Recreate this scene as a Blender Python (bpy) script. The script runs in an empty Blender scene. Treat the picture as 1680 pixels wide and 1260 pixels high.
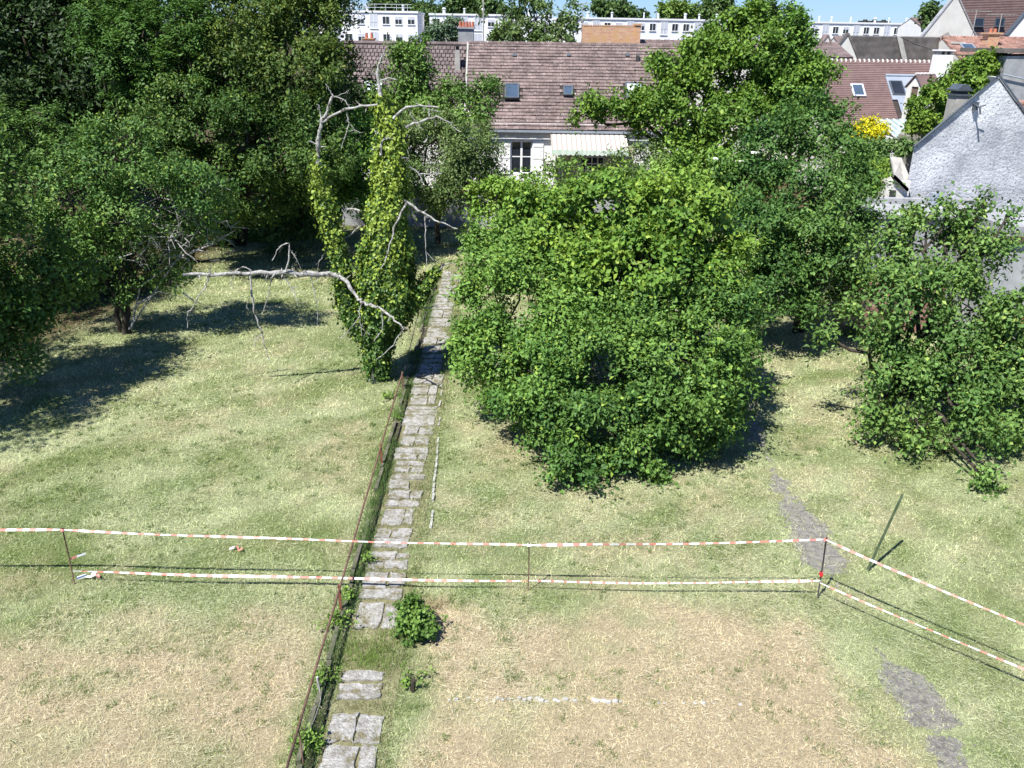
import bpy, math, random
import numpy as np
from mathutils import Vector, Matrix, Euler

# ------------------------------------------------------------------ camera, sky, sun
SC = bpy.context.scene
COL = SC.collection
H = 8.0
F = 1360.0
PITCH = math.radians(22.7)
cam_d = bpy.data.cameras.new('camera')
cam_d.sensor_width = 36.0
cam_d.lens = F / 1680.0 * 36.0
cam_d.clip_end = 6000
cam_d.clip_start = 0.1
cam = bpy.data.objects.new('camera', cam_d)
COL.objects.link(cam)
cam.location = (0, 0, H)
ROLL = math.radians(0.8)
cam.rotation_euler = (Euler((math.pi / 2 - PITCH, 0, 0)).to_matrix() @ Matrix.Rotation(ROLL, 3, 'Z')).to_euler()
SC.camera = cam

SUN_EL = math.radians(57.5)
SUN_AZ = math.radians(219.7)          # clockwise from +Y: behind the camera, to the left
w = bpy.data.worlds.new('World')
SC.world = w
w.use_nodes = True
nt = w.node_tree
bg = nt.nodes['Background']
sky = nt.nodes.new('ShaderNodeTexSky')
sky.sky_type = 'NISHITA'
sky.sun_disc = False
sky.sun_elevation = SUN_EL
sky.sun_rotation = SUN_AZ
sky.altitude = 0
sky.air_density = 1.0
sky.dust_density = 0.1
sky.ozone_density = 3.0
tint = nt.nodes.new('ShaderNodeMixRGB')
tint.blend_type = 'MULTIPLY'
tint.inputs[0].default_value = 1.0
tint.inputs[2].default_value = (0.70, 0.96, 1.50, 1)
nt.links.new(sky.outputs['Color'], tint.inputs[1])
nt.links.new(tint.outputs[0], bg.inputs['Color'])
bg.inputs['Strength'].default_value = 0.055

sun_d = bpy.data.lights.new('sun', 'SUN')
sun_d.energy = 5.0
sun_d.angle = math.radians(0.5)
sun_d.color = (1.0, 0.975, 0.93)
sun = bpy.data.objects.new('sun', sun_d)
COL.objects.link(sun)
sd = Vector((math.sin(SUN_AZ) * math.cos(SUN_EL), math.cos(SUN_AZ) * math.cos(SUN_EL), math.sin(SUN_EL)))
sun.rotation_euler = (-sd).to_track_quat('-Z', 'Y').to_euler()
sun.location = sd * 60

SC.view_settings.view_transform = 'Standard'
SC.view_settings.look = 'None'
SC.view_settings.gamma = 1.0
SC.view_settings.use_curve_mapping = False
SC.view_settings.exposure = 0.84

# ------------------------------------------------------------------ survey helpers
CP, SP = math.cos(PITCH), math.sin(PITCH)
def ray(px, py):
    a0 = (px - 840.0) / F
    b0 = (630.0 - py) / F
    a = a0 * math.cos(ROLL) - b0 * math.sin(ROLL)
    b = b0 * math.cos(ROLL) + a0 * math.sin(ROLL)
    return np.array((a, CP + b * SP, -SP + b * CP))
def G(px, py, z=0.0):
    d = ray(px, py)
    t = (z - H) / d[2]
    return np.array((0, 0, H)) + d * t
def AT(px, py, Y):
    d = ray(px, py)
    return np.array((0, 0, H)) + d * (Y / d[1])
def scale_at(p):                      # metres per photo pixel at a point
    return (p[1] * CP + (H - p[2]) * SP) / F
RNG = np.random.default_rng(7)
random.seed(7)

def unit(v):
    v = np.asarray(v, float)
    return v / np.maximum(np.linalg.norm(v, axis=-1, keepdims=True), 1e-9)

def vnoise(x, y, seed=0):
    x = np.asarray(x, float); y = np.asarray(y, float)
    xi = np.floor(x).astype(np.int64); yi = np.floor(y).astype(np.int64)
    fx = x - xi; fy = y - yi
    fx = fx * fx * (3 - 2 * fx); fy = fy * fy * (3 - 2 * fy)
    def h(a, b):
        n = (a * 374761393 + b * 668265263 + seed * 974711) & 0xffffffff
        n = ((n ^ (n >> 13)) * 1274126177) & 0xffffffff
        return ((n ^ (n >> 16)) & 0xffff) / 65535.0
    return (h(xi, yi) * (1 - fx) + h(xi + 1, yi) * fx) * (1 - fy) + (h(xi, yi + 1) * (1 - fx) + h(xi + 1, yi + 1) * fx) * fy
def fbm(x, y, seed=0, o=3):
    s = 0; a = 0.5; t = 0
    for i in range(o):
        s = s + a * vnoise(x * 2 ** i, y * 2 ** i, seed + i); t += a; a *= 0.5
    return s / t

# ------------------------------------------------------------------ objects
def tag(o, label=None, cat=None, group=None, kind=None):
    if label: o['label'] = label
    if cat: o['category'] = cat
    if group: o['group'] = group
    if kind: o['kind'] = kind
    return o
def empty(name, loc, label=None, cat=None, group=None):
    o = bpy.data.objects.new(name, None)
    o.location = tuple(float(c) for c in loc)
    o.empty_display_size = 0.3
    COL.objects.link(o)
    return tag(o, label, cat, group)
def wloc(o):
    v = Vector((0, 0, 0))
    while o is not None:
        v = v + o.location; o = o.parent
    return v
def link_mesh(name, me, parent=None):
    o = bpy.data.objects.new(name, me)
    COL.objects.link(o)
    if parent is not None:
        o.parent = parent
        o.location = -wloc(parent)      # meshes are written in world coordinates
    return o
def np_mesh(name, V, Fc, mat, parent=None, col=None, mi=None, smooth=False):
    me = bpy.data.meshes.new(name)
    V = np.asarray(V, np.float32); Fc = np.asarray(Fc, np.int32)
    k = Fc.shape[1]; n = Fc.shape[0]
    me.vertices.add(len(V)); me.vertices.foreach_set('co', V.ravel())
    me.loops.add(n * k); me.loops.foreach_set('vertex_index', Fc.ravel())
    me.polygons.add(n)
    me.polygons.foreach_set('loop_start', np.arange(0, n * k, k, dtype=np.int32))
    me.polygons.foreach_set('loop_total', np.full(n, k, np.int32))
    if smooth: me.polygons.foreach_set('use_smooth', np.ones(n, bool))
    if col is not None:
        a = me.color_attributes.new('tint', 'FLOAT_COLOR', 'POINT')
        c4 = np.ones((len(V), 4), np.float32); c4[:, :3] = col
        a.data.foreach_set('color', c4.ravel())
    for m in (mat if isinstance(mat, (list, tuple)) else [mat]): me.materials.append(m)
    if mi is not None: me.polygons.foreach_set('material_index', np.asarray(mi, np.int32))
    me.update(calc_edges=True)
    return link_mesh(name, me, parent)

class MB:
    """collects simple solids, in world coordinates, and links them as one mesh object"""
    def __init__(s): s.v = []; s.f = []; s.m = []
    def face(s, pts, m=0):
        i = len(s.v); s.v += [tuple(map(float, p)) for p in pts]; s.f.append(tuple(range(i, i + len(pts)))); s.m.append(m)
    def solid(s, P, m=0):             # 8 points: bottom 4 then top 4
        i = len(s.v); s.v += [tuple(map(float, p)) for p in P]
        for q in ((3, 2, 1, 0), (4, 5, 6, 7), (0, 1, 5, 4), (1, 2, 6, 5), (2, 3, 7, 6), (3, 0, 4, 7)):
            s.f.append(tuple(i + a for a in q)); s.m.append(m)
    def box(s, x0, x1, y0, y1, z0, z1, m=0):
        s.solid([(x0, y0, z0), (x1, y0, z0), (x1, y1, z0), (x0, y1, z0), (x0, y0, z1), (x1, y0, z1), (x1, y1, z1), (x0, y1, z1)], m)
    def obox(s, o, ex, ey, ez, m=0):
        o = np.asarray(o, float); ex = np.asarray(ex, float); ey = np.asarray(ey, float); ez = np.asarray(ez, float)
        s.solid([o, o + ex, o + ex + ey, o + ey, o + ez, o + ex + ez, o + ex + ey + ez, o + ey + ez], m)
    def prism(s, poly, vec, m=0):     # extrude a planar polygon by vec
        poly = [np.asarray(p, float) for p in poly]; vec = np.asarray(vec, float); n = len(poly)
        i = len(s.v); s.v += [tuple(p) for p in poly] + [tuple(p + vec) for p in poly]
        s.f.append(tuple(range(i + n - 1, i - 1, -1))); s.m.append(m)
        s.f.append(tuple(range(i + n, i + 2 * n))); s.m.append(m)
        for a in range(n):
            b = (a + 1) % n; s.f.append((i + a, i + b, i + n + b, i + n + a)); s.m.append(m)
    def tube(s, pts, rad, n=6, m=0, cap=True):
        pts = np.asarray(pts, float); k = len(pts)
        rad = np.broadcast_to(np.asarray(rad, float), (k,))
        t = np.gradient(pts, axis=0) if k > 2 else np.repeat((pts[-1] - pts[0])[None], k, 0)
        t = unit(t)
        ref = np.array((0, 0, 1.0)) if abs(t[0][2]) < 0.9 else np.array((1.0, 0, 0))
        a = unit(np.cross(t, ref)); b = np.cross(t, a)
        i0 = len(s.v)
        for j in range(k):
            for q in range(n):
                an = 2 * math.pi * q / n
                s.v.append(tuple(pts[j] + rad[j] * (a[j] * math.cos(an) + b[j] * math.sin(an))))
        for j in range(k - 1):
            for q in range(n):
                r = (q + 1) % n
                s.f.append((i0 + j * n + q, i0 + j * n + r, i0 + (j + 1) * n + r, i0 + (j + 1) * n + q)); s.m.append(m)
        if cap:
            s.f.append(tuple(i0 + q for q in range(n))); s.m.append(m)
            s.f.append(tuple(i0 + (k - 1) * n + q for q in range(n - 1, -1, -1))); s.m.append(m)
    def build(s, name, mat, parent=None, smooth=False):
        me = bpy.data.meshes.new(name)
        me.from_pydata(s.v, [], s.f)
        for m in (mat if isinstance(mat, (list, tuple)) else [mat]): me.materials.append(m)
        me.polygons.foreach_set('material_index', s.m)
        if smooth: me.polygons.foreach_set('use_smooth', [True] * len(s.f))
        me.update()
        return link_mesh(name, me, parent)

# ------------------------------------------------------------------ materials
def newmat(name):
    m = bpy.data.materials.new(name); m.use_nodes = True
    return m, m.node_tree.nodes, m.node_tree.links, m.node_tree.nodes['Principled BSDF']
def surf(name, c1, c2=None, scale=2.0, rough=0.85, bump=0.0, bscale=30.0, c3=None, c3s=12.0, c3t=0.62, spec=0.3, metal=0.0, cell=0.0, cells=3.0, stretch=(1, 1, 1)):
    """procedural surface: two colours on a world-space noise, a third as spots, optional per-cell tone, fine relief"""
    m, N, L, bs = newmat(name)
    geo = N.new('ShaderNodeNewGeometry')
    mp = N.new('ShaderNodeMapping'); mp.inputs['Scale'].default_value = stretch
    L.new(geo.outputs['Position'], mp.inputs['Vector'])
    n1 = N.new('ShaderNodeTexNoise'); n1.inputs['Scale'].default_value = scale; n1.inputs['Detail'].default_value = 8; n1.inputs['Roughness'].default_value = 0.65
    L.new(mp.outputs[0], n1.inputs['Vector'])
    r = N.new('ShaderNodeValToRGB')
    r.color_ramp.elements[0].position = 0.35; r.color_ramp.elements[1].position = 0.65
    r.color_ramp.elements[0].color = (*c1, 1); r.color_ramp.elements[1].color = (*(c2 or c1), 1)
    L.new(n1.outputs['Fac'], r.inputs['Fac'])
    out = r.outputs['Color']
    if c3:
        n2 = N.new('ShaderNodeTexNoise'); n2.inputs['Scale'].default_value = c3s; n2.inputs['Detail'].default_value = 6; n2.inputs['Roughness'].default_value = 0.7
        L.new(mp.outputs[0], n2.inputs['Vector'])
        r2 = N.new('ShaderNodeValToRGB'); r2.color_ramp.elements[0].position = c3t - 0.05; r2.color_ramp.elements[1].position = c3t + 0.07
        L.new(n2.outputs['Fac'], r2.inputs['Fac'])
        mx = N.new('ShaderNodeMixRGB'); mx.inputs[2].default_value = (*c3, 1)
        L.new(r2.outputs['Color'], mx.inputs[0]); L.new(out, mx.inputs[1]); out = mx.outputs[0]
    if cell:
        vo = N.new('ShaderNodeTexVoronoi'); vo.inputs['Scale'].default_value = cells
        L.new(mp.outputs[0], vo.inputs['Vector'])
        sep = N.new('ShaderNodeSeparateColor'); L.new(vo.outputs['Color'], sep.inputs[0])
        mr = N.new('ShaderNodeMapRange'); mr.inputs['To Min'].default_value = 1 - cell; mr.inputs['To Max'].default_value = 1 + cell
        L.new(sep.outputs[0], mr.inputs['Value'])
        mx = N.new('ShaderNodeVectorMath'); mx.operation = 'SCALE'
        L.new(out, mx.inputs[0]); L.new(mr.outputs[0], mx.inputs['Scale']); out = mx.outputs[0]
    L.new(out, bs.inputs['Base Color'])
    bs.inputs['Roughness'].default_value = rough
    bs.inputs['Specular IOR Level'].default_value = spec
    bs.inputs['Metallic'].default_value = metal
    if bump:
        nb = N.new('ShaderNodeTexNoise'); nb.inputs['Scale'].default_value = bscale; nb.inputs['Detail'].default_value = 6; nb.inputs['Roughness'].default_value = 0.65
        L.new(mp.outputs[0], nb.inputs['Vector'])
        b = N.new('ShaderNodeBump'); b.inputs['Strength'].default_value = bump; b.inputs['Distance'].default_value = 0.05
        L.new(nb.outputs['Fac'], b.inputs['Height']); L.new(b.outputs[0], bs.inputs['Normal'])
    return m
def leafmat(name, trans=0.3, rough=0.5, spec=0.35):
    m, N, L, bs = newmat(name)
    at = N.new('ShaderNodeAttribute'); at.attribute_name = 'tint'
    L.new(at.outputs['Color'], bs.inputs['Base Color'])
    bs.inputs['Roughness'].default_value = rough; bs.inputs['Specular IOR Level'].default_value = spec
    tr = N.new('ShaderNodeBsdfTranslucent')
    hs = N.new('ShaderNodeMixRGB'); hs.blend_type = 'MULTIPLY'; hs.inputs[0].default_value = 1; hs.inputs[2].default_value = (1.25, 1.25, 0.6, 1)
    L.new(at.outputs['Color'], hs.inputs[1]); L.new(hs.outputs[0], tr.inputs['Color'])
    mx = N.new('ShaderNodeMixShader'); mx.inputs[0].default_value = trans
    L.new(bs.outputs[0], mx.inputs[1]); L.new(tr.outputs[0], mx.inputs[2])
    L.new(mx.outputs[0], N['Material Output'].inputs['Surface'])
    return m
M = {}
M['leaf'] = leafmat('leaf', 0.18, .5, .20)
M['ivy'] = leafmat('ivy_leaf', 0.2, 0.45, 0.3)
M['grass'] = leafmat('grass_blade', 0.2, 0.6, 0.25)
M['hay'] = leafmat('hay_strand', 0.1, 0.6, 0.25)
M['bark'] = surf('bark', (.035, .028, .02), (.085, .07, .052), 6, .95, .6, 40)
M['dead'] = surf('dead_bark', (.28, .265, .24), (.58, .57, .53), 14, .95, .8, 50, c3=(.08, .07, .055), c3s=8, c3t=.57)
M['path'] = surf('slab_concrete', (.24, .225, .19), (.50, .485, .45), 9, .95, 1.0, 26, c3=(.20, .175, .10), c3s=5, c3t=.55)
M['kerb'] = surf('kerb_concrete', (.07, .07, .045), (.19, .175, .13), 4, .9, .5, 40, c3=(.08, .10, .04), c3s=6, c3t=.55)
M['stone'] = surf('pale_stone', (.30, .29, .25), (.58, .57, .53), 6, .9, .5, 50)
M['dirt'] = surf('dark_gravel', (.17, .16, .14), (.37, .35, .31), 9, .95, 1.0, 60, c3=(.40, .37, .28), c3s=16, c3t=.56)
M['soil'] = surf('path_soil', (.15, .14, .07), (.30, .28, .15), 6, .95, .7, 60)
M['rust'] = surf('rusty_iron', (.10, .055, .035), (.20, .12, .085), 14, .8, .3, 80)
M['rustpost'] = surf('rusty_post', (.16, .05, .03), (.25, .10, .06), 14, .8, .3, 80)
M['darkmetal'] = surf('dark_metal', (.035, .035, .035), (.07, .065, .06), 8, .6, .1, 60)
M['greenpaint'] = surf('green_paint', (.05, .075, .035), (.10, .13, .075), 8, .5, .1, 50)
M['white'] = surf('white_plaster', (.72, .71, .68), (.80, .79, .76), 1.2, .9, .08, 40)
M['whitepaint'] = surf('white_paint', (.78, .78, .76), (.82, .82, .8), 3, .5)
M['apartment'] = surf('apartment_plaster', (.80, .80, .79), (.86, .86, .85), .3, .9)
M['cream'] = surf('cream_plaster', (.55, .53, .47), (.66, .64, .58), .8, .9, .1, 20)
M['beige'] = surf('beige_plaster', (.52, .44, .34), (.60, .51, .40), 1.0, .9, .1, 30)
M['rough'] = surf('roughcast', (.33, .34, .36), (.66, .67, .68), .9, .95, 1.0, 11, c3=(.20, .21, .23), c3s=13, c3t=.57)
M['concrete'] = surf('grey_concrete', (.24, .245, .25), (.40, .405, .41), 1.2, .9, .3, 25, c3=(.16, .165, .165), c3s=3, c3t=.6)
M['tile'] = surf('brown_roof_tile', (.135, .098, .088), (.205, .152, .138), 1.1, .85, .25, 30, c3=(.34, .30, .28), c3s=9, c3t=.595, cell=.25, cells=3.2)
M['tiledark'] = surf('dark_roof_tile', (.115, .09, .085), (.19, .15, .14), 1.1, .85, .25, 30, c3=(.28, .25, .23), c3s=6, c3t=.66, cell=.22, cells=4)
M['tilered'] = surf('smooth_brown_tile', (.155, .100, .090), (.185, .122, .110), .8, .8, .15, 30, cell=.10, cells=4)
M['tilegrey'] = surf('grey_brown_tile', (.11, .10, .09), (.17, .15, .135), 1.2, .85, .2, 30, cell=.15, cells=3)
M['tileold'] = surf('old_red_tile', (.23, .12, .092), (.34, .195, .15), 1.5, .9, .3, 20, c3=(.42, .33, .27), c3s=5, c3t=.6, cell=.25, cells=3)
M['terracotta'] = surf('terracotta', (.42, .13, .07), (.55, .20, .11), 6, .85, .2, 30)
M['underlay'] = surf('roof_underlay', (.035, .028, .026), (.055, .045, .04), 3, .9)
M['ridge'] = surf('ridge_mortar', (.55, .50, .46), (.66, .62, .58), 3, .9, .2, 30)
M['mortar'] = surf('old_mortar', (.30, .29, .26), (.42, .40, .36), 3, .9, .3, 30)
M['zinc'] = surf('zinc_sheet', (.33, .37, .42), (.42, .46, .51), 1.5, .45, .05, 10, metal=.4)
M['slate'] = surf('roof_window_frame', (.06, .075, .09), (.09, .105, .12), 4, .45)
M['brown'] = surf('brown_wood', (.10, .07, .05), (.16, .11, .08), 5, .8, .2, 40)
M['wall_stone'] = surf('garden_wall_render', (.22, .21, .18), (.36, .34, .29), 1.5, .95, .6, 12, c3=(.12, .12, .10), c3s=4, c3t=.58)
def glass(name, c, rough=.08, spec=.6):
    m = surf(name, c, tuple(x * 1.3 for x in c), 1.5, rough, spec=spec); return m
M['glass'] = glass('window_glass', (.02, .024, .03))
M['glassblue'] = glass('roof_window_glass', (.05, .075, .11), .1, .8)
M['glassgreen'] = glass('veranda_glass', (.26, .35, .33), .15, .6)
M['shutter'] = surf('grey_shutter', (.50, .52, .56), (.56, .58, .62), 3, .6)
M['tapew'] = surf('tape_white', (.80, .80, .80), (.84, .84, .84), 3, .4)
M['taper'] = surf('tape_red', (.68, .20, .16), (.74, .30, .25), 3, .4)
M['redcloth'] = surf('red_rag', (.55, .02, .025), (.62, .03, .03), 8, .7)
M['pot'] = surf('chimney_pot', (.36, .11, .06), (.46, .17, .10), 5, .85)
M['flowerwhite'] = surf('white_flower', (.75, .75, .62), (.82, .82, .70), 9, .8)

def brickmat():
    m, N, L, bs = newmat('old_brick')
    geo = N.new('ShaderNodeNewGeometry'); sp = N.new('ShaderNodeSeparateXYZ'); cb = N.new('ShaderNodeCombineXYZ')
    L.new(geo.outputs['Position'], sp.inputs[0]); L.new(sp.outputs['X'], cb.inputs['X']); L.new(sp.outputs['Z'], cb.inputs['Y'])
    b = N.new('ShaderNodeTexBrick'); b.inputs['Scale'].default_value = 1.0
    b.inputs['Brick Width'].default_value = .24; b.inputs['Row Height'].default_value = .08; b.inputs['Mortar Size'].default_value = .012
    b.inputs['Color1'].default_value = (.44, .17, .075, 1); b.inputs['Color2'].default_value = (.55, .30, .15, 1); b.inputs['Mortar'].default_value = (.50, .42, .32, 1)
    L.new(cb.outputs[0], b.inputs['Vector'])
    n = N.new('ShaderNodeTexNoise'); n.inputs['Scale'].default_value = 2.5; n.inputs['Detail'].default_value = 6
    L.new(geo.outputs['Position'], n.inputs['Vector'])
    r = N.new('ShaderNodeValToRGB'); r.color_ramp.elements[0].position = .5; r.color_ramp.elements[1].position = .62
    L.new(n.outputs['Fac'], r.inputs['Fac'])
    mx = N.new('ShaderNodeMixRGB'); mx.inputs[2].default_value = (.50, .30, .14, 1)
    L.new(r.outputs['Color'], mx.inputs[0]); L.new(b.outputs['Color'], mx.inputs[1]); L.new(mx.outputs[0], bs.inputs['Base Color'])
    bs.inputs['Roughness'].default_value = .9
    return m
M['brick'] = brickmat()
def awningmat():
    m, N, L, bs = newmat('striped_canvas')
    geo = N.new('ShaderNodeNewGeometry'); sp = N.new('ShaderNodeSeparateXYZ')
    L.new(geo.outputs['Position'], sp.inputs[0])
    md = N.new('ShaderNodeMath'); md.operation = 'PINGPONG'; md.inputs[1].default_value = .13
    L.new(sp.outputs['X'], md.inputs[0])
    r = N.new('ShaderNodeValToRGB'); r.color_ramp.interpolation = 'CONSTANT'
    e = r.color_ramp.elements; e[0].position = 0; e[0].color = (.56, .54, .49, 1); e[1].position = .60; e[1].color = (.33, .29, .25, 1)
    dv = N.new('ShaderNodeMath'); dv.operation = 'DIVIDE'; dv.inputs[1].default_value = .13
    L.new(md.outputs[0], dv.inputs[0]); L.new(dv.outputs[0], r.inputs['Fac']); L.new(r.outputs['Color'], bs.inputs['Base Color'])
    bs.inputs['Roughness'].default_value = .85
    return m
M['awning'] = awningmat()
M['valance'] = surf('valance_green', (.42, .58, .42), (.74, .77, .70), 7, .85, stretch=(1, .01, .01))

# ------------------------------------------------------------------ ground, lawn colours
PX0, PX1 = -2.45, -1.68               # the slab path runs straight away from the camera
DIRT = [G(1232, 690), G(1262, 750), G(1290, 810), G(1325, 870), G(1348, 910), G(1400, 1000), G(1452, 1075), G(1500, 1140), G(1545, 1215), G(1590, 1300)]
DIRT = np.array(DIRT)
_a = (G(530, 1190) + G(625, 1190)) / 2; _b = (G(712, 490) + G(750, 490)) / 2
def pathx(y):                          # sideways drift of the slab path from x = PX0..PX1
    return _a[0] + (_b[0] - _a[0]) * (y - _a[1]) / (_b[1] - _a[1]) - (PX0 + PX1) / 2
def dirt_dist(x, y):
    d = np.full(np.shape(x), 9.0)
    for a, b in zip(DIRT[:-1], DIRT[1:]):
        ab = (b - a)[:2]; t = np.clip(((x - a[0]) * ab[0] + (y - a[1]) * ab[1]) / (ab @ ab), 0, 1)
        d = np.minimum(d, np.hypot(x - a[0] - t * ab[0], y - a[1] - t * ab[1]))
    return d
def dirt_cover(x, y):                 # where the hay hides the strip
    hid = np.clip((y - 9.0) / .3, 0, 1) * np.clip((11.7 - y) / .5, 0, 1) * .72 + np.clip((y - 7.84) / .1, 0, 1) * np.clip((8.10 - y) / .1, 0, 1) * .8 + .35 * np.clip((y - 13) / 2, 0, 1)
    return np.clip(hid, 0, 1)
def hgt(x, y):
    f = np.clip((60 - np.abs(x)) / 30, 0, 1) * np.clip((70 - y) / 30, 0, 1)
    return (fbm(x * .35, y * .35, 3) - .5) * .10 * f
def dryness(x, y):
    n = fbm(x * .55, y * .55, 11, 4); n2 = fbm(x * 2.1, y * 2.1, 21, 4)
    e = (fbm(x * .8, y * .8, 5, 4) - .5) * 2.2
    right = np.clip((x + 1.45 + e * .4) / .5, 0, 1) * np.clip((4.9 + (y - 9) * -.30 - x + e * .8) / .9, 0, 1) * np.clip((10.5 + e * .7 - y) / .7, 0, 1)
    left = np.clip((-2.6 - x) / .3, 0, 1) * np.clip((10.7 + e * 1.2 - y) / 1.6, 0, 1) * .66
    d = 0.17 + np.maximum(right * .80, left)
    d = d + (n - .5) * .8 + (n2 - .5) * .8
    return np.clip(d, 0, 1)
C_GREEN = np.array((.235, .290, .105)); C_PALE = np.array((.505, .540, .300)); C_DRY = np.array((.565, .470, .300)); C_LUSH = np.array((.15, .225, .055))
def lawn_colour(x, y, r):
    d = dryness(x, y)[:, None]
    streak = (.55 * fbm((x + y * .4) * .28, (y * .9 - x * .62) * 1.9, 41, 4) + .45 * fbm(x * 1.2, y * 1.2, 43, 4))[:, None]
    green = C_GREEN + (C_PALE - C_GREEN) * np.clip((streak - .30) * 2.6 + (r[:, None] - .5) * .7, 0, 1)
    lush = np.clip((fbm(x * .9, y * .9, 61, 3) - .60) * 5, 0, 1)[:, None] * .6
    green = green + (C_LUSH - green) * lush
    return green + (C_DRY * (.82 + .36 * r[:, None]) - green) * np.clip(d * 1.25 - .12 + (r[:, None] - .5) * .5, 0, 1)
def wood_soil(x, y):                 # bare leaf litter under the wood
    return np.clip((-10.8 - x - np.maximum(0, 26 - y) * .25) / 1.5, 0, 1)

xs = np.concatenate([[-3000, -1200, -500, -200, -100, -60, -40, -30], np.arange(-22, 22.01, .2), [30, 40, 60, 100, 200, 500, 1200, 3000]])
ys = np.concatenate([[-60, -20, -5, 0], np.arange(2, 42.01, .2), [46, 55, 70, 100, 160, 260, 500, 1200, 3500]])
gx, gy = np.meshgrid(xs, ys)
X = gx.ravel(); Y = gy.ravel()
Z = hgt(X, Y)
nx, ny = len(xs), len(ys)
i = np.arange(nx * ny).reshape(ny, nx)
quads = np.stack([i[:-1, :-1], i[:-1, 1:], i[1:, 1:], i[1:, :-1]], -1).reshape(-1, 4)
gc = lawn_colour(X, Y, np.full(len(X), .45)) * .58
ws = np.maximum(wood_soil(X, Y), np.clip((Y - 36.5) / 1.5, 0, 1))[:, None]
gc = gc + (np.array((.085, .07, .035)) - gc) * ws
m, N, L, bs = newmat('lawn_soil')
at = N.new('ShaderNodeAttribute'); at.attribute_name = 'tint'
geo = N.new('ShaderNodeNewGeometry')
nz = N.new('ShaderNodeTexNoise'); nz.inputs['Scale'].default_value = 22; nz.inputs['Detail'].default_value = 8; nz.inputs['Roughness'].default_value = .75
L.new(geo.outputs['Position'], nz.inputs['Vector'])
mr = N.new('ShaderNodeMapRange'); mr.inputs['From Min'].default_value = .3; mr.inputs['From Max'].default_value = .7; mr.inputs['To Min'].default_value = .6; mr.inputs['To Max'].default_value = 1.3
L.new(nz.outputs['Fac'], mr.inputs['Value'])
vm = N.new('ShaderNodeVectorMath'); vm.operation = 'SCALE'
L.new(at.outputs['Color'], vm.inputs[0]); L.new(mr.outputs[0], vm.inputs['Scale']); L.new(vm.outputs[0], bs.inputs['Base Color'])
bs.inputs['Roughness'].default_value = 1; bs.inputs['Specular IOR Level'].default_value = .1
bp = N.new('ShaderNodeBump'); bp.inputs['Strength'].default_value = .8; bp.inputs['Distance'].default_value = .03
L.new(nz.outputs['Fac'], bp.inputs['Height']); L.new(bp.outputs[0], bs.inputs['Normal'])
g = np_mesh('lawn_ground', np.stack([X, Y, Z], 1), quads, m, col=gc)
tag(g, 'mown garden lawn, pale green at the back and straw coloured in front', kind='structure')

# ------------------------------------------------------------------ leaf and grass builders
def leaf_arrays(P, A, Nn, Ln, Wd, fold=.18, bend=.12):
    side = unit(np.cross(A, Nn)); n = np.cross(side, A)
    Ln = Ln[:, None]; Wd = Wd[:, None]
    t = P + A * Ln - n * Ln * bend
    mid = P + A * Ln * .45
    l = mid + side * Wd * .5 + n * Wd * fold
    r = mid - side * Wd * .5 + n * Wd * fold
    V = np.stack([P, r, t, l], 1).reshape(-1, 3)
    b = np.arange(len(P))[:, None] * 4
    Fc = np.concatenate([b + np.array([[0, 1, 2]]), b + np.array([[0, 2, 3]])], 1).reshape(-1, 3)
    return V, Fc
def blades(P, Dn, Ln, Wd, col):
    side = unit(np.stack([-Dn[:, 1], Dn[:, 0], np.zeros(len(P))], 1) + RNG.normal(0, .25, (len(P), 3)))
    V = np.stack([P - side * Wd[:, None] * .5, P + side * Wd[:, None] * .5, P + Dn * Ln[:, None]], 1).reshape(-1, 3)
    return V, np.arange(len(V)).reshape(-1, 3), np.repeat(col, 3, 0)

def lawn_points(n, x0, x1, y0, y1):
    x = RNG.uniform(x0, x1, n); y = RNG.uniform(y0, y1, n)
    half = (y * CP + 3.2) * .70
    ok = (np.abs(x) < half)
    xq = x - pathx(y)
    ok &= ~((xq > PX0 + .08) & (xq < PX1 - .05) & (y < 31)) | (RNG.random(n) < np.clip((fbm(x * 2.4, y * 2.4, 88, 3) - .50) * 4, 0, .8))
    dd = dirt_dist(x, y); cov = dirt_cover(x, y)
    edge = .20 + .50 * (fbm(x * 1.6, y * 1.6, 71, 4) - .5)
    ok &= (dd > edge) | (RNG.random(n) < cov * .95 + .22 * (fbm(x * 5, y * 5, 73) > .48) + .05)
    ok &= RNG.random(n) > wood_soil(x, y) * .93
    return x[ok], y[ok]
GV = []; GF = []; GC = []; off = 0
for (n, y0, y1, xw, ln, wd) in ((400000, 5.0, 10.8, 10.5, .055, .0075), (280000, 10.8, 17, 15, .065, .011), (200000, 17, 26, 20, .085, .018), (120000, 26, 37, 25, .11, .028)):
    x, y = lawn_points(n, -xw, xw, y0, y1)
    k = len(x); r = RNG.random(k)
    c = lawn_colour(x, y, r) * RNG.uniform(.60, 1.36, (k, 1)) * (.84 + .38 * vnoise(x * 9, y * 9, 33))[:, None] * (.90 + .24 * vnoise(x * 2.7, y * 2.7, 34))[:, None]
    d = dryness(x, y)
    az = RNG.uniform(0, 2 * math.pi, k); tilt = np.clip(RNG.normal(.35, .25, k) + (1 - d) * .2, .05, 1.2)
    Dn = np.stack([np.cos(az) * np.cos(tilt), np.sin(az) * np.cos(tilt), np.sin(tilt)], 1)
    P = np.stack([x, y, hgt(x, y) - .004], 1)
    V, Fc, cc = blades(P, Dn, ln * RNG.uniform(.5, 1.5, k), wd * RNG.uniform(.6, 1.3, k), c)
    GV.append(V); GF.append(Fc + off); GC.append(cc); off += len(V)
o = np_mesh('lawn_grass', np.concatenate(GV), np.concatenate(GF), M['grass'], col=np.concatenate(GC))
tag(o, 'short mown grass blades covering the lawn', 'grass', kind='stuff')

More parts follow.
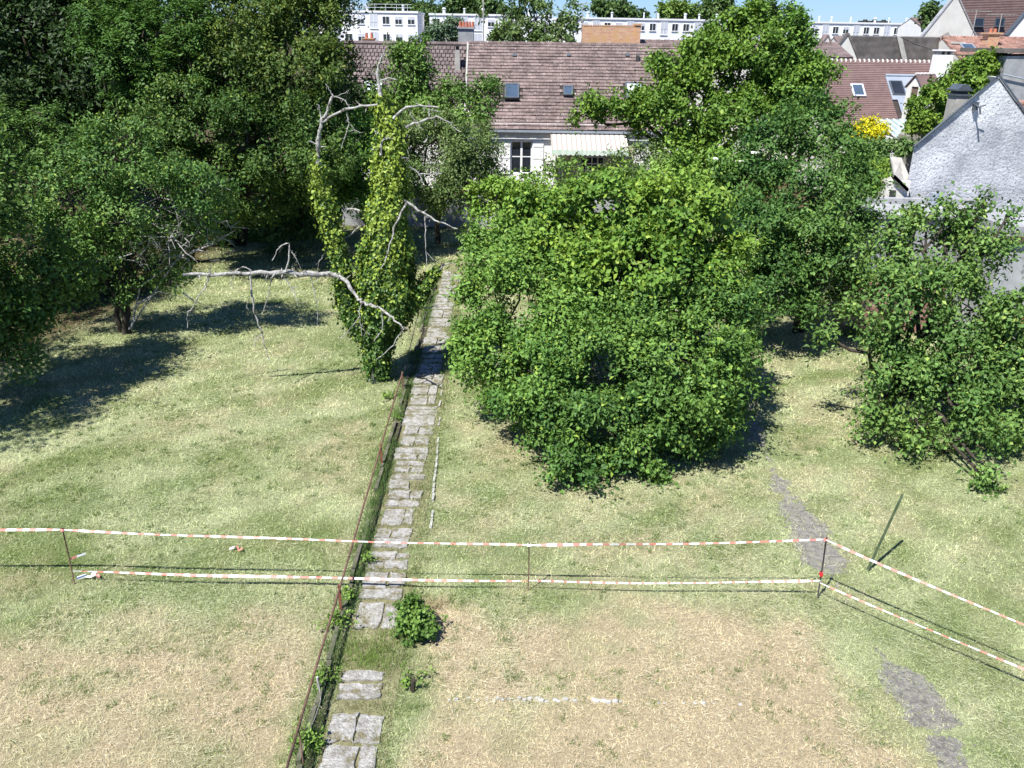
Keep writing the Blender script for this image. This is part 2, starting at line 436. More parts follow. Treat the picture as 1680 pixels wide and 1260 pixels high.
# cut hay lying in loose strands
GV = []; GF = []; GC = []; off = 0
for (n, y0, y1, xw, ln, wd) in ((120000, 5.0, 10.9, 10.5, .11, .0032), (90000, 10.9, 17, 15, .11, .0040), (40000, 17, 32, 16, .16, .0065)):
    x, y = lawn_points(n, -xw, xw, y0, y1)
    dens = fbm(x * .8, y * .8, 91, 3); keep = RNG.random(len(x)) < np.clip((dens - .28) * 2.4, .12, 1)
    x = x[keep]; y = y[keep]; k = len(x)
    base = fbm(x * .6, y * .6, 95) * 7; az = base + RNG.normal(0, 1.3, k); tl = RNG.normal(.10, .16, k)
    A = np.stack([np.cos(az) * np.cos(tl), np.sin(az) * np.cos(tl), np.sin(tl)], 1)
    B = unit(np.stack([-A[:, 1], A[:, 0], RNG.normal(0, .5, k)], 1))
    Ln = ln * RNG.uniform(.4, 1.4, k)[:, None]; W = wd * RNG.uniform(.7, 1.3, k)[:, None]
    P0 = np.stack([x, y, hgt(x, y) + RNG.uniform(.012, .045, k)], 1)
    bend = np.cross(A, (0, 0, 1.0)) * Ln * RNG.normal(0, .15, (k, 1))
    P1 = P0 + A * Ln * .5 + bend; P2 = P0 + A * Ln
    V = np.stack([P0, P1 - B * W * .6, P2, P1 + B * W * .6], 1).reshape(-1, 3)
    b = np.arange(k)[:, None] * 4
    Fc = np.concatenate([b + np.array([[0, 1, 3]]), b + np.array([[1, 2, 3]])], 1).reshape(-1, 3)
    d = dryness(x, y)[:, None]
    c = (np.array((.48, .53, .30)) + (np.array((.66, .59, .41)) - np.array((.48, .53, .30))) * d) * RNG.uniform(.6, 1.25, (k, 1))
    GV.append(V); GF.append(Fc + off); GC.append(np.repeat(c, 4, 0)); off += len(V)
o = np_mesh('cut_hay', np.concatenate(GV), np.concatenate(GF), M['hay'], col=np.concatenate(GC))
tag(o, 'loose pale strands of cut hay scattered over the lawn', 'hay', kind='stuff')

# scattered darker green tufts that the mower left
x = np.concatenate([RNG.uniform(-9, 9, 1500), RNG.uniform(-12, 12, 1500), RNG.uniform(-14, 14, 1000)]); y = np.concatenate([RNG.uniform(5.3, 10.8, 1500), RNG.uniform(10.8, 17, 1500), RNG.uniform(17, 30, 1000)])
keep = (fbm(x * .7, y * .7, 131, 3) > .47) & ~((x - pathx(y) > PX0) & (x - pathx(y) < PX1)) & (dirt_dist(x, y) > .4)
x = x[keep]; y = y[keep]; nb_ = 26; k = len(x) * nb_
sp_ = np.repeat(RNG.uniform(.025, .075, len(x)), nb_)
bx_ = np.repeat(x, nb_) + RNG.normal(0, 1, k) * sp_; by_ = np.repeat(y, nb_) + RNG.normal(0, 1, k) * sp_
az = RNG.uniform(0, 2 * math.pi, k); tl = RNG.uniform(.3, 1.3, k)
Dn = np.stack([np.cos(az) * np.cos(tl), np.sin(az) * np.cos(tl), np.sin(tl)], 1)
far = 1 + np.clip((by_ - 9) / 9, 0, 2)
tone = np.repeat(RNG.random(len(x)), nb_)[:, None]
c = (np.array((.10, .16, .04)) + (np.array((.19, .26, .075)) - np.array((.10, .16, .04))) * tone) * RNG.uniform(.6, 1.3, (k, 1))
V, Fc, cc = blades(np.stack([bx_, by_, hgt(bx_, by_)], 1), Dn, .065 * RNG.uniform(.5, 1.3, k), .0085 * far, c)
tag(np_mesh('grass_tufts', V, Fc, M['grass'], col=cc), 'darker green tufts of grass and clover dotted over the lawn', 'grass', kind='stuff')

# ------------------------------------------------------------------ dirt strip on the right
cl = np.array([DIRT[0] + (DIRT[0] - DIRT[1]) * .5] + list(DIRT))
seg = np.concatenate([[0], np.cumsum(np.linalg.norm(np.diff(cl, axis=0), axis=1))])
n = int(seg[-1] / .035); nw = 29
tt = np.linspace(0, seg[-1], n)
cx = np.interp(tt, seg, cl[:, 0]); cy = np.interp(tt, seg, cl[:, 1])
tx = np.gradient(cx); ty = np.gradient(cy); ll = np.hypot(tx, ty); nxv = ty / ll; nyv = -tx / ll
rows = []
for s in np.linspace(-1, 1, nw):
    px = cx + nxv * s * .5; py = cy + nyv * s * .5
    rows.append(np.stack([px, py, hgt(px, py) + .006], 1))
V = np.stack(rows, 1)
ii = np.arange(n * nw).reshape(n, nw)
Fq = np.stack([ii[:-1, :-1], ii[:-1, 1:], ii[1:, 1:], ii[1:, :-1]], -1)
mx_, my_ = V[:-1, :-1, 0], V[:-1, :-1, 1]
ss = np.abs(np.linspace(-1, 1, nw))[None, :-1] * .5
keep = ss < .28 + .60 * (fbm(mx_ * 1.6, my_ * 1.6, 71, 4) - .5) - dirt_cover(mx_, my_) * .5 + .22 * (vnoise(mx_ * 14, my_ * 14, 72) - .5)
Fq = Fq[keep]; V = V.reshape(-1, 3)
o = np_mesh('dirt_path', V, Fq, M['dirt'])
tag(o, 'narrow worn strip of dark gravel crossing the lawn on the right', kind='structure')
q_ = np.random.default_rng(19); mb = MB()
for f_ in q_.permutation(len(Fq))[:700]:
    p = V[Fq[f_]].mean(0) + (*q_.normal(0, .05, 2), 0); s_ = q_.uniform(.008, .026)
    T_ = [p + s_ * unit(q_.normal(0, 1, 3)) * (1, 1, .6) for _ in range(4)]
    for a_, b_, c_ in ((0, 1, 2), (0, 2, 3), (0, 3, 1), (1, 3, 2)): mb.face([T_[a_], T_[b_], T_[c_]])
tag(mb.build('gravel_stones', M['dirt']), 'loose clods and gravel lying on the worn strip', 'gravel', kind='stuff')

# ------------------------------------------------------------------ slab path
pathroot = np_mesh('garden_path', [(PX0 - .10 + pathx(5), 5, .012), (PX1 + .12 + pathx(5), 5, .012), (PX1 + .12 + pathx(31), 31, .012), (PX0 - .10 + pathx(31), 31, .012)], [(0, 1, 2, 3)], M['soil'])
tag(pathroot, 'straight garden path of old broken concrete slabs between the lawns', kind='structure')
def slab(x0, x1, y0, y1, z, rnd):
    pts = []
    def edge(a, b, k):
        for j in range(k):
            t = (j + (rnd.uniform(-.25, .25) if j else 0)) / k
            pts.append((a[0] + (b[0] - a[0]) * t + rnd.uniform(-.022, .022), a[1] + (b[1] - a[1]) * t + rnd.uniform(-.028, .028)))
    edge((x0, y0), (x1, y0), 5); edge((x1, y0), (x1, y1), 4); edge((x1, y1), (x0, y1), 5); edge((x0, y1), (x0, y0), 4)
    tx_, ty_ = rnd.uniform(-.012, .012), rnd.uniform(-.012, .012)
    mb = MB(); n = len(pts); cxm = (x0 + x1) / 2; cym = (y0 + y1) / 2
    top = [(px, py, z + (px - cxm) * tx_ + (py - cym) * ty_) for px, py in pts]
    inn = [(cxm + (px - cxm) * .965, cym + (py - cym) * .965, pz + .010) for px, py, pz in top]
    bot = [(px, py, -.02) for px, py in pts]
    for a in range(n):
        b = (a + 1) % n
        mb.face([bot[a], bot[b], top[b], top[a]]); mb.face([top[a], top[b], inn[b], inn[a]])
    mb.face(inn)
    return mb
rnd = random.Random(3)
slabs = []                             # (y0, y1) measured off the photograph
def gy_(py): return float(G(600, py)[1])
for a, b in ((1290, 1172), (1150, 1103), (1033, 1001), (986, 956), (936, 908), (902, 880), (863, 836), (832, 809), (803, 780), (776, 759), (755, 736), (731, 718), (714, 703), (699, 685), (681, 668), (664, 652), (648, 634)):
    slabs.append((gy_(a), gy_(b)))
y = gy_(630)
while y < 29.5:
    ln = rnd.uniform(.5, .8); slabs.append((y, y + ln)); y += ln + rnd.uniform(.04, .2)
slabs = [(a_, b_ if i_ < 2 or i_ + 1 >= len(slabs) or slabs[i_ + 1][0] - b_ > .45 else max(b_, slabs[i_ + 1][0] - rnd.uniform(.03, .08))) for i_, (a_, b_) in enumerate(slabs)]
for si, (y0, y1) in enumerate(slabs):
    o_ = pathx((y0 + y1) / 2); x0 = o_ + PX0 + .06 + rnd.uniform(-.03, .07); x1 = o_ + PX1 - .02 + rnd.uniform(-.10, .03)
    z = .030 + rnd.uniform(-.008, .012)
    ycut = [y0, y1]
    if y1 - y0 > .70 or (y1 - y0 > .45 and rnd.random() < .45): ycut = [y0, y0 + (y1 - y0) * rnd.uniform(.4, .65), y1]
    for ya, yb_ in zip(ycut[:-1], ycut[1:]):
        xcut = [x0, x1]
        if yb_ < 8 or rnd.random() < .6: xcut = [x0, x0 + (x1 - x0) * rnd.uniform(.42, .75), x1]
        for k_, (xa_, xb_) in enumerate(zip(xcut[:-1], xcut[1:])):
            if len(xcut) > 2 and k_ == 1 and rnd.random() < .18: continue
            g_ = rnd.uniform(.006, .016)
            slab(xa_ + g_ * (k_ > 0), xb_ - g_ * (k_ == 0), ya + (g_ if ya > y0 else 0) + rnd.uniform(0, .03), yb_ - g_ - rnd.uniform(0, .05), z + rnd.uniform(-.007, .007), rnd).build('paving_slab', M['path'], pathroot)
tr_ = np_mesh('dark_strip', [(-2.54 + pathx(5), 5, .016), (-2.40 + pathx(5), 5, .016), (-2.40 + pathx(31), 31, .016), (-2.54 + pathx(31), 31, .016)], [(0, 1, 2, 3)], surf('dark_soil', (.035, .03, .02), (.08, .07, .045), 8, .95, .6, 50), pathroot)  # flat strip of dark soil between the edging and the slabs
# edging on the left, half overgrown
edge = empty('path_edging', (-2.6, 6, 0), 'low weathered concrete edging along the left side of the slab path', 'edging')
y = 5.2
while y < 27:
    ln = rnd.uniform(.8, 1.1)
    if rnd.random() < .78:
        mb = MB(); h = rnd.uniform(.05, .12); dx = rnd.uniform(-.02, .02) + pathx(y); sk = rnd.uniform(-.025, .025)
        mb.solid([(-2.60 + dx, y, -.05), (-2.54 + dx, y, -.05), (-2.54 + dx + sk, y + ln - .03, -.05), (-2.60 + dx + sk, y + ln - .03, -.05),
                  (-2.60 + dx, y, h), (-2.54 + dx, y, h), (-2.54 + dx + sk, y + ln - .03, h - .01), (-2.60 + dx + sk, y + ln - .03, h - .01)])
        mb.build('edging_stone', M['kerb'], edge)
    y += ln
edge2 = empty('path_edging', (-1.53, 12, 0), 'broken white edging stones along the right side of the slab path', 'edging')
y = gy_(868)
while y < 19:
    ln = rnd.uniform(.16, .4)
    if rnd.random() < (.85 if y < 15.9 else .35):
        mb = MB(); h = rnd.uniform(.03, .06); x = G(705, 860)[0] + (G(715, 730) - G(705, 860))[0] * (y - G(705, 860)[1]) / (G(715, 730) - G(705, 860))[1] + rnd.uniform(-.015, .015)
        mb.solid([(x, y, -.03), (x + .05, y, -.03), (x + .05, y + ln - .02, -.03), (x, y + ln - .02, -.03), (x + .006, y, h), (x + .044, y + .01, h), (x + .045, y + ln - .03, h - .012), (x + .004, y + ln - .03, h - .01)])
        mb.build('edging_stone', M['stone'], edge2)
    y += ln
edge3 = empty('stone_row', (1.5, 8.3, 0), 'row of small pale stones sunk in the dry grass in front', 'edging')
for px in list(range(735, 800, 16)) + list(range(800, 1010, 9)) + list(range(1018, 1225, 15)):
    p = G(px + rnd.uniform(-3, 3), 1150 + (px - 800) * .024 + rnd.uniform(-2, 2))
    s = rnd.uniform(.03, .055) * (1.15 if 860 < px < 1010 else .85); mb = MB()
    ring = [(p[0] + s * math.cos(t) * rnd.uniform(.8, 1.2), p[1] + s * .7 * math.sin(t) * rnd.uniform(.8, 1.2)) for t in np.linspace(0, 2 * math.pi, 7)[:-1]]
    hh = s * rnd.uniform(.9, 1.4)
    for a in range(6):
        b = (a + 1) % 6
        A0 = (*ring[a], -.02); B0 = (*ring[b], -.02); A1 = (p[0] + (ring[a][0] - p[0]) * .7, p[1] + (ring[a][1] - p[1]) * .7, hh); B1 = (p[0] + (ring[b][0] - p[0]) * .7, p[1] + (ring[b][1] - p[1]) * .7, hh)
        mb.face([A0, B0, B1, A1]); mb.face([A1, B1, (p[0], p[1], hh * 1.12)])
    mb.build('stone', M['stone'], edge3)

# ------------------------------------------------------------------ trees
def lob(px, py, Y, rx, ry, dp=1.0):
    c = AT(px, py, Y); s = scale_at(c)
    return (c, np.array((rx * s, (rx + ry) * .5 * s * dp, ry * s)))
def clump_points(lobes, n, rng, lo=.55, hi=1.06, lump=.22):
    """boughs on the lobes' shells, leaf clumps domed over each bough"""
    area = np.array([(l[1][0] * l[1][1] + l[1][0] * l[1][2] + l[1][1] * l[1][2]) for l in lobes]); area = area / area.sum()
    C = []; D = []; T = []
    for (c, r), a in zip(lobes, area):
        rm = r.mean(); rs = np.clip(.33 * rm, .15, 1.3) if rm < 6 else .3 * rm
        m = int(np.clip(17 * (.34 * rm / rs) ** 2, 7, 60))
        d = unit(rng.normal(0, 1, (m, 3)) + np.array((0, -.15, .12)))
        rad = .97 * (.52 + .44 * rng.random(m) ** .8) * (1 + lump * rng.normal(0, .7, m))
        sc = c + d * r * rad[:, None]
        k = max(6, int(n * a * 1.35)); w_ = rng.integers(0, m, k)
        szs = rs * rng.choice([.45, .7, 1.0, 1.25], m) * rng.uniform(.85, 1.15, m)
        e = unit(rng.normal(0, 1, (k, 3)) + d[w_] * .75 + np.array((0, 0, .25)))
        rr = (.45 + .6 * rng.random(k) ** .6) * szs[w_]
        shoot = rng.random(k) < .13
        rr = np.where(shoot, rr * rng.uniform(1.1, 2.2, k), rr)
        C.append(sc[w_] + e * rr[:, None] * np.array((1.1, 1.1, .78)))
        D.append(unit(d[w_] * .45 + e * .75)); T.append(rng.random(m)[w_])
    C = np.concatenate(C); D = np.concatenate(D); T = np.concatenate(T)
    depth = np.full(len(C), 9.0)
    for c, r in lobes: depth = np.minimum(depth, np.linalg.norm((C - c) / r, axis=1))
    ok = (C[:, 2] > .08) & ((depth > .5) | (rng.random(len(C)) < .2))
    C = C[ok]; D = D[ok]; T = T[ok]
    if len(C) > n:
        q = rng.permutation(len(C))[:n]; C = C[q]; D = D[q]; T = T[q]
    return C, D, T
LEAF = 1.28
def crown(lobes, ncl, nlf, Ln, Wd, cols, rng, tw=.4, droop=.15, up=.45, lump=.26, patch=.5, lo=.55, hi=1.06, frond=False):
    C, D, tb = clump_points(lobes, int(ncl * .84), rng, lo, hi, lump)
    k = len(C)
    T = unit(D * .8 + np.array((0, 0, .2)) + rng.normal(0, .5, (k, 3)))
    tone = tb * .75 + rng.random(k) * .2 + (vnoise(C[:, 0] * patch + C[:, 2] * .3, C[:, 1] * patch + C[:, 2] * patch, 13)) * .5 - .15
    C2 = np.repeat(C, nlf, 0); T2 = np.repeat(T, nlf, 0); D2 = np.repeat(D, nlf, 0); tn = np.repeat(tone, nlf)
    q = k * nlf
    s = np.tile(np.linspace(-.5, .5, nlf), k) + rng.normal(0, .07, q)
    lat = rng.normal(0, .07 if frond else .19, (q, 3)) * tw
    P = C2 + T2 * (s * tw)[:, None] + lat + np.array((0, 0, -1.0)) * (np.abs(s + .5) ** 2 * tw * droop * 1.4)[:, None]
    if frond:
        side = unit(np.cross(T2, (0, 0, 1.0))); sg = np.where(np.arange(q) % 2, 1.0, -1.0)[:, None]
        A = unit(T2 * .45 + side * sg + rng.normal(0, .15, (q, 3)) - np.array((0, 0, droop)))
        Nn = unit(np.array((0, 0, 1.0)) + rng.normal(0, .25, (q, 3)) + D2 * .3)
    else:
        A = unit(T2 * .5 + rng.normal(0, .7, (q, 3)) - np.array((0, 0, droop)))
        Nn = unit(np.array((0, 0, up)) + D2 * .7 + rng.normal(0, .33, (q, 3)))
    L_ = Ln * LEAF * rng.uniform(.6, 1.25, q); W_ = Wd * LEAF * rng.uniform(.65, 1.25, q)
    V, Fc = leaf_arrays(P, A, Nn, L_, W_)
    t = np.clip(tn + rng.normal(0, .12, q), 0, 1)[:, None]
    c0, c1 = np.array(cols[0]), np.array(cols[1])
    c = (c0 + (c1 - c0) * t) * rng.uniform(.7, 1.3, (q, 1))
    if len(cols) > 2:
        y = rng.random(q) < cols[3]; c[y] = np.array(cols[2]) * rng.uniform(.8, 1.2, (y.sum(), 1))
    c = c * np.array((1.74, 1.74, 1.20))
    V[:, 2] = np.maximum(V[:, 2], .01)
    return V, Fc, np.repeat(c, 4, 0), C
def limb(mb, a, b, r0, r1, rng, kink=.08, n=5, sag=0.0):
    a = np.asarray(a, float); b = np.asarray(b, float); L_ = np.linalg.norm(b - a)
    t = np.linspace(0, 1, n + 1)[:, None]
    p = a + (b - a) * t + rng.normal(0, kink * L_ / n, (n + 1, 3)) * np.sin(t * math.pi) + np.array((0, 0, 1.0)) * sag * L_ * np.sin(t * math.pi)
    mb.tube(p, np.linspace(r0, r1, n + 1), 6 if r0 > .03 else 4, cap=False)
    return p
def tree(name, label, cat, base, lobes, ncl, nlf, Ln, Wd, cols, seed, tr=.12, stems=1, twigs=60, bark='bark', group=None, split=.35, tw=.4, **kw):
    rng = np.random.default_rng(seed)
    base = np.array((base[0], base[1], 0.0))
    root = empty(name, base, label, cat, group)
    V, Fc, c, C = crown(lobes, ncl, nlf, Ln, Wd, cols, rng, tw=tw, **kw)
    np_mesh('crown', V, Fc, M['leaf'], root, col=c)
    mb = MB(); cen = np.mean([l[0] for l in lobes], axis=0)
    for s in range(stems):
        b0 = base + np.array((*rng.normal(0, .12 * (stems > 1), 2), -.05))
        sub = lobes[s::stems] or lobes
        cs = np.mean([l[0] for l in sub], axis=0)
        fork = b0 + (cs - b0) * split; fork[:2] = b0[:2] + (cs[:2] - b0[:2]) * split * .5
        limb(mb, b0, fork, tr, tr * .78, rng, .10, 5)
        for c_, r_ in sub:
            limb(mb, fork, c_ + r_ * rng.normal(0, .12, 3), tr * .6, tr * .22, rng, .22, 6, .05)
    cc = np.array([l[0] for l in lobes])
    for j in rng.permutation(len(C))[:twigs]:
        i_ = np.argmin(np.linalg.norm(cc - C[j], axis=1))
        limb(mb, cc[i_] + lobes[i_][1] * rng.normal(0, .25, 3), C[j], tr * .16 + .004, .004, rng, .3, 4)
    mb.build('trunk', M[bark], root, smooth=True)
    return root

# --- the wood on the left
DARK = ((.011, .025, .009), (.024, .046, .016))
OLIVE = ((.018, .042, .012), (.064, .098, .028), (.09, .11, .026), .10)
MID = ((.032, .068, .020), (.075, .130, .038))
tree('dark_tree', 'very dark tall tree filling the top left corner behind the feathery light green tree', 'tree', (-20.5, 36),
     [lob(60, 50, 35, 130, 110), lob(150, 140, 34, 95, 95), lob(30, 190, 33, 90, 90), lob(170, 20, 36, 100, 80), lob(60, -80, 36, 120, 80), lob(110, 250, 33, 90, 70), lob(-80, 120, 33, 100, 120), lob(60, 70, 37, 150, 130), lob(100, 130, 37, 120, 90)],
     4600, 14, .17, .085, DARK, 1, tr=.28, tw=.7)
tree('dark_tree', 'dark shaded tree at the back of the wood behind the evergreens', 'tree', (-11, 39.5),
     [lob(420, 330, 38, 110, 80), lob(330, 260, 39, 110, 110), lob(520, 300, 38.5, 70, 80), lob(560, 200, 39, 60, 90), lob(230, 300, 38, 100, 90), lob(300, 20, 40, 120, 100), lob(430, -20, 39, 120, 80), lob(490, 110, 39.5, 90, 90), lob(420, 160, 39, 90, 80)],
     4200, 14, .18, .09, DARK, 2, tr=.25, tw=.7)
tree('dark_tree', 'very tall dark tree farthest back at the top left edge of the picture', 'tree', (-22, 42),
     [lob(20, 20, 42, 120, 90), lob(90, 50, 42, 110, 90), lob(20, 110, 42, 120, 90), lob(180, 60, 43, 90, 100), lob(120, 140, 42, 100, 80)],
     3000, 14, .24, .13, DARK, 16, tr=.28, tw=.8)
tree('feathery_tree', 'light green feathery tree at the top left between dark crowns', 'tree', (-15.5, 32.5),
     [lob(250, 55, 30, 70, 50), lob(200, 20, 31, 70, 50), lob(160, 75, 30, 40, 22), lob(285, 110, 29.5, 50, 40), lob(225, 115, 30, 50, 40), lob(310, 30, 31, 40, 40), lob(240, 150, 31, 60, 40)],
     1150, 30, .12, .045, ((.036, .080, .024), (.068, .125, .038)), 3, tr=.14, tw=.75, frond=True, droop=.3)
tree('evergreen_tree', 'tall olive green evergreen with domed crowns at the top left of the houses', 'tree', (-11.2, 33.5),
     [lob(400, 50, 32, 80, 70), lob(470, 110, 31, 90, 80), lob(520, 40, 32, 70, 60), lob(400, 130, 31, 80, 70), lob(540, 130, 32, 45, 55), lob(345, 100, 31.5, 60, 60), lob(440, -30, 33, 100, 60), lob(530, -30, 33, 50, 50), lob(490, 190, 31, 80, 50)],
     4300, 13, .12, .06, OLIVE, 4, tr=.24, tw=.55, lump=.28)
tree('evergreen_tree', 'shorter round green evergreen below the olive one and left of the dead limbs', 'tree', (-12.3, 30.5),
     [lob(330, 200, 29, 75, 75), lob(300, 160, 30, 50, 60), lob(400, 230, 28.5, 80, 70), lob(470, 260, 28.5, 75, 65), lob(520, 230, 29, 55, 60), lob(270, 230, 29, 60, 60), lob(430, 310, 29.5, 80, 50), lob(350, 280, 28.5, 80, 60)],
     4000, 13, .11, .055, ((.019, .046, .014), (.060, .102, .031), (.09, .13, .034), .09), 5, tr=.22, tw=.5, lump=.26)
tree('shrub', 'bluish dark shrub with drooping leaves at the back of the lawn', 'shrub', G(492, 388),
     [lob(490, 335, 33, 40, 40), lob(520, 300, 33, 30, 40), lob(470, 365, 33, 35, 20)], 420, 12, .2, .09, ((.03, .065, .03), (.07, .12, .055)), 6, tr=.06, stems=3, tw=.6, droop=.5)
tree('plum_tree', 'straggly plum tree with bare lower twigs standing on the shaded lawn at left', 'tree', G(207, 547),
     [lob(185, 265, 22, 60, 50), lob(120, 320, 22, 75, 60), lob(260, 320, 22, 80, 55), lob(335, 310, 22, 50, 45), lob(200, 230, 22.5, 60, 40), lob(200, 350, 21.5, 80, 50), lob(80, 390, 22, 60, 55), lob(150, 400, 22.5, 60, 50), lob(300, 380, 23, 60, 35), lob(230, 465, 22.5, 40, 25), lob(290, 450, 22.5, 40, 18)],
     2700, 12, .085, .042, ((.028, .070, .024), (.080, .142, .048), (.12, .17, .04), .07), 7, tr=.085, stems=3, twigs=150, tw=.45, lump=.3, split=.3)
tree('shrub', 'dense dark shrub on the left edge of the lawn, nearest the camera', 'shrub', (-13.3, 17.2),
     [lob(10, 400, 19, 80, 80), lob(-40, 500, 18, 90, 90), lob(40, 520, 18.5, 55, 60), lob(-60, 340, 18, 120, 90), lob(-120, 450, 16.5, 110, 110), lob(30, 590, 18, 35, 28), lob(80, 470, 19, 50, 60), lob(100, 465, 19.6, 42, 50), lob(135, 430, 20.6, 45, 45), lob(-150, 300, 17, 110, 90)],
     2600, 13, .10, .055, ((.028, .066, .020), (.070, .124, .040), (.10, .14, .035), .05), 8, tr=.10, stems=4, tw=.5)
tree('hedge_tree', 'leafy green tree at the left edge with spreading feathery boughs', 'tree', (-15.6, 23),
     [lob(20, 215, 25, 70, 35), lob(10, 290, 24, 70, 55), lob(60, 255, 25.5, 50, 30), lob(70, 195, 26, 50, 20), lob(-60, 240, 24, 80, 80)],
     1100, 24, .10, .035, ((.035, .08, .028), (.085, .145, .05)), 9, tr=.12, tw=.7, frond=True, droop=.2)
tree('shrub', 'dark undergrowth in shade behind the plum tree trunk', 'shrub', G(130, 470),
     [lob(60, 450, 25, 80, 40), lob(150, 440, 27, 70, 40), lob(240, 420, 30, 60, 35), lob(330, 390, 33, 60, 30), lob(400, 375, 35, 50, 25)], 900, 12, .13, .07, DARK, 10, tr=.05, stems=3, tw=.5)
tree('shrub', 'low bright weeds and brambles at the far edge of the lawn', 'shrub', G(470, 396),
     [lob(430, 385, 34.5, 35, 12), lob(480, 378, 35, 40, 14), lob(530, 385, 35, 25, 10)], 260, 12, .14, .07, ((.06, .13, .03), (.12, .19, .06)), 11, tr=.02, stems=2, tw=.4)
tree('hedge_tree', 'leafy boundary tree at the lower left edge, shading the lawn corner', 'tree', (-15.8, 12.6),
     [(np.array((-15.6, 12.6, 5.6)), np.array((2.9, 2.9, 2.4))), (np.array((-14.8, 14.4, 4.6)), np.array((2.2, 2.4, 2.0))), (np.array((-16.5, 15.6, 6.2)), np.array((2.8, 2.8, 2.3))), (np.array((-15.5, 18.5, 6.6)), np.array((2.4, 2.6, 2.2)))],
     1500, 12, .12, .065, MID, 15, tr=.12, tw=.5)
# --- behind the ivy tree
tree('laurel_tree', 'round mid green laurel directly behind the ivy covered stems', 'tree', (-5.6, 32),
     [lob(600, 270, 30.5, 45, 60), lob(580, 220, 31, 35, 40), lob(610, 330, 30.5, 40, 40), lob(560, 290, 31, 35, 60)], 1300, 13, .11, .06, ((.035, .085, .02), (.075, .145, .035)), 12, tr=.10, tw=.45)
tree('willow_tree', 'grey green round tree right of the ivy tree, in front of the white house', 'tree', (-3.2, 34.2),
     [lob(720, 255, 33, 75, 65), lob(690, 300, 32.5, 55, 45), lob(765, 240, 33.5, 50, 55), lob(740, 310, 32.5, 55, 35), lob(790, 285, 33.5, 35, 45), lob(670, 240, 33, 40, 50)],
     2400, 13, .11, .045, ((.040, .072, .028), (.092, .130, .058)), 13, tr=.14, tw=.5, lump=.26)
tree('slender_tree', 'thin leafy tree with an airy top against the dark tiled roof', 'tree', (-5.0, 39),
     [lob(680, 105, 38, 30, 35), lob(700, 140, 38, 45, 30), lob(650, 150, 38, 35, 30), lob(740, 175, 37.5, 55, 35), lob(790, 165, 38, 25, 35), lob(690, 190, 37.5, 50, 35), lob(660, 90, 38.5, 18, 18), lob(620, 160, 38, 25, 25)],
     1350, 12, .14, .07, ((.045, .092, .028), (.09, .15, .045)), 14, tr=.10, tw=.6, lump=.3, twigs=80)
# --- the thicket in the middle
HZ = ((.045, .098, .022), (.105, .168, .036), (.15, .205, .045), .10)
tree('hazel_bush', 'big yellow green hazel bush in the middle, top of the thicket', 'bush', (2.8, 19.5),
     [lob(1000, 345, 19.6, 95, 60), lob(1120, 390, 18.6, 95, 70), lob(1060, 450, 17.6, 105, 75), lob(930, 400, 19, 90, 60), lob(1180, 450, 18, 45, 55), lob(960, 470, 17.8, 80, 60), lob(1080, 330, 20, 70, 45), lob(880, 350, 20, 60, 45)],
     3700, 12, .105, .075, HZ, 20, tr=.07, stems=6, tw=.42, lump=.26)
tree('lilac_bush', 'mid green lilac bush beside the slab path, left part of the thicket', 'bush', (-.05, 17.6),
     [lob(800, 420, 19.2, 55, 50), lob(795, 500, 18, 45, 60), lob(865, 500, 17.5, 80, 75), lob(815, 580, 17, 55, 50), lob(900, 590, 16, 80, 70), lob(780, 610, 16.8, 25, 20), lob(860, 660, 15.8, 50, 35), lob(850, 400, 19, 65, 45), lob(925, 540, 16.5, 70, 60), lob(960, 500, 17.2, 80, 55), lob(760, 560, 17.3, 22, 30)],
     4000, 13, .085, .048, ((.034, .082, .024), (.095, .165, .045), (.15, .21, .05), .05), 21, tr=.05, stems=6, tw=.4, lump=.26)
tree('rose_bush', 'dark green sprawling rose bush reaching the lawn, front of the thicket', 'bush', (2.6, 16.0),
     [lob(985, 600, 15.6, 100, 80), lob(1100, 590, 15.6, 105, 85), lob(1180, 550, 16.6, 70, 65), lob(1000, 690, 14.9, 95, 65), lob(1115, 675, 15.2, 80, 55), lob(940, 765, 14.2, 48, 40), lob(1190, 635, 16.4, 42, 42), lob(1215, 540, 17.8, 28, 40), lob(1175, 680, 15.8, 36, 32), lob(1040, 750, 14.5, 60, 40), lob(1080, 515, 16.8, 90, 55), lob(1170, 490, 17.4, 60, 50), lob(900, 655, 15.3, 50, 45), lob(900, 690, 15.2, 40, 40), lob(1150, 715, 15.4, 40, 28)],
     4700, 13, .085, .05, ((.028, .066, .022), (.085, .150, .042), (.14, .20, .045), .04), 22, tr=.05, stems=7, tw=.42, lump=.3)
# --- behind the thicket, below the house
tree('shrub', 'rounded grey green shrub under the right end of the striped awning', 'shrub', (4.4, 30),
     [lob(1035, 280, 29, 50, 32), lob(990, 300, 29, 40, 24), lob(1075, 285, 28.5, 45, 32)], 800, 12, .10, .045, ((.045, .080, .030), (.095, .135, .055)), 23, tr=.06, stems=3, tw=.4)
tree('shrub', 'fresh green shrub in front of the white shutters', 'shrub', (.6, 31.5),
     [lob(845, 318, 31, 50, 30), lob(810, 325, 30, 45, 28), lob(890, 330, 30, 50, 24)], 800, 12, .12, .065, ((.065, .135, .028), (.13, .20, .045)), 24, tr=.05, stems=3, tw=.45)
tree('shrub', 'wispy shrub whose shoots cross the awning post', 'shrub', (2.2, 33.5),
     [lob(915, 285, 33, 18, 28), lob(935, 262, 33, 12, 12), lob(895, 268, 33, 10, 16), lob(925, 305, 32.5, 26, 14)], 110, 10, .11, .06, ((.06, .12, .035), (.12, .18, .06)), 25, tr=.03, stems=3, tw=.35, twigs=40)
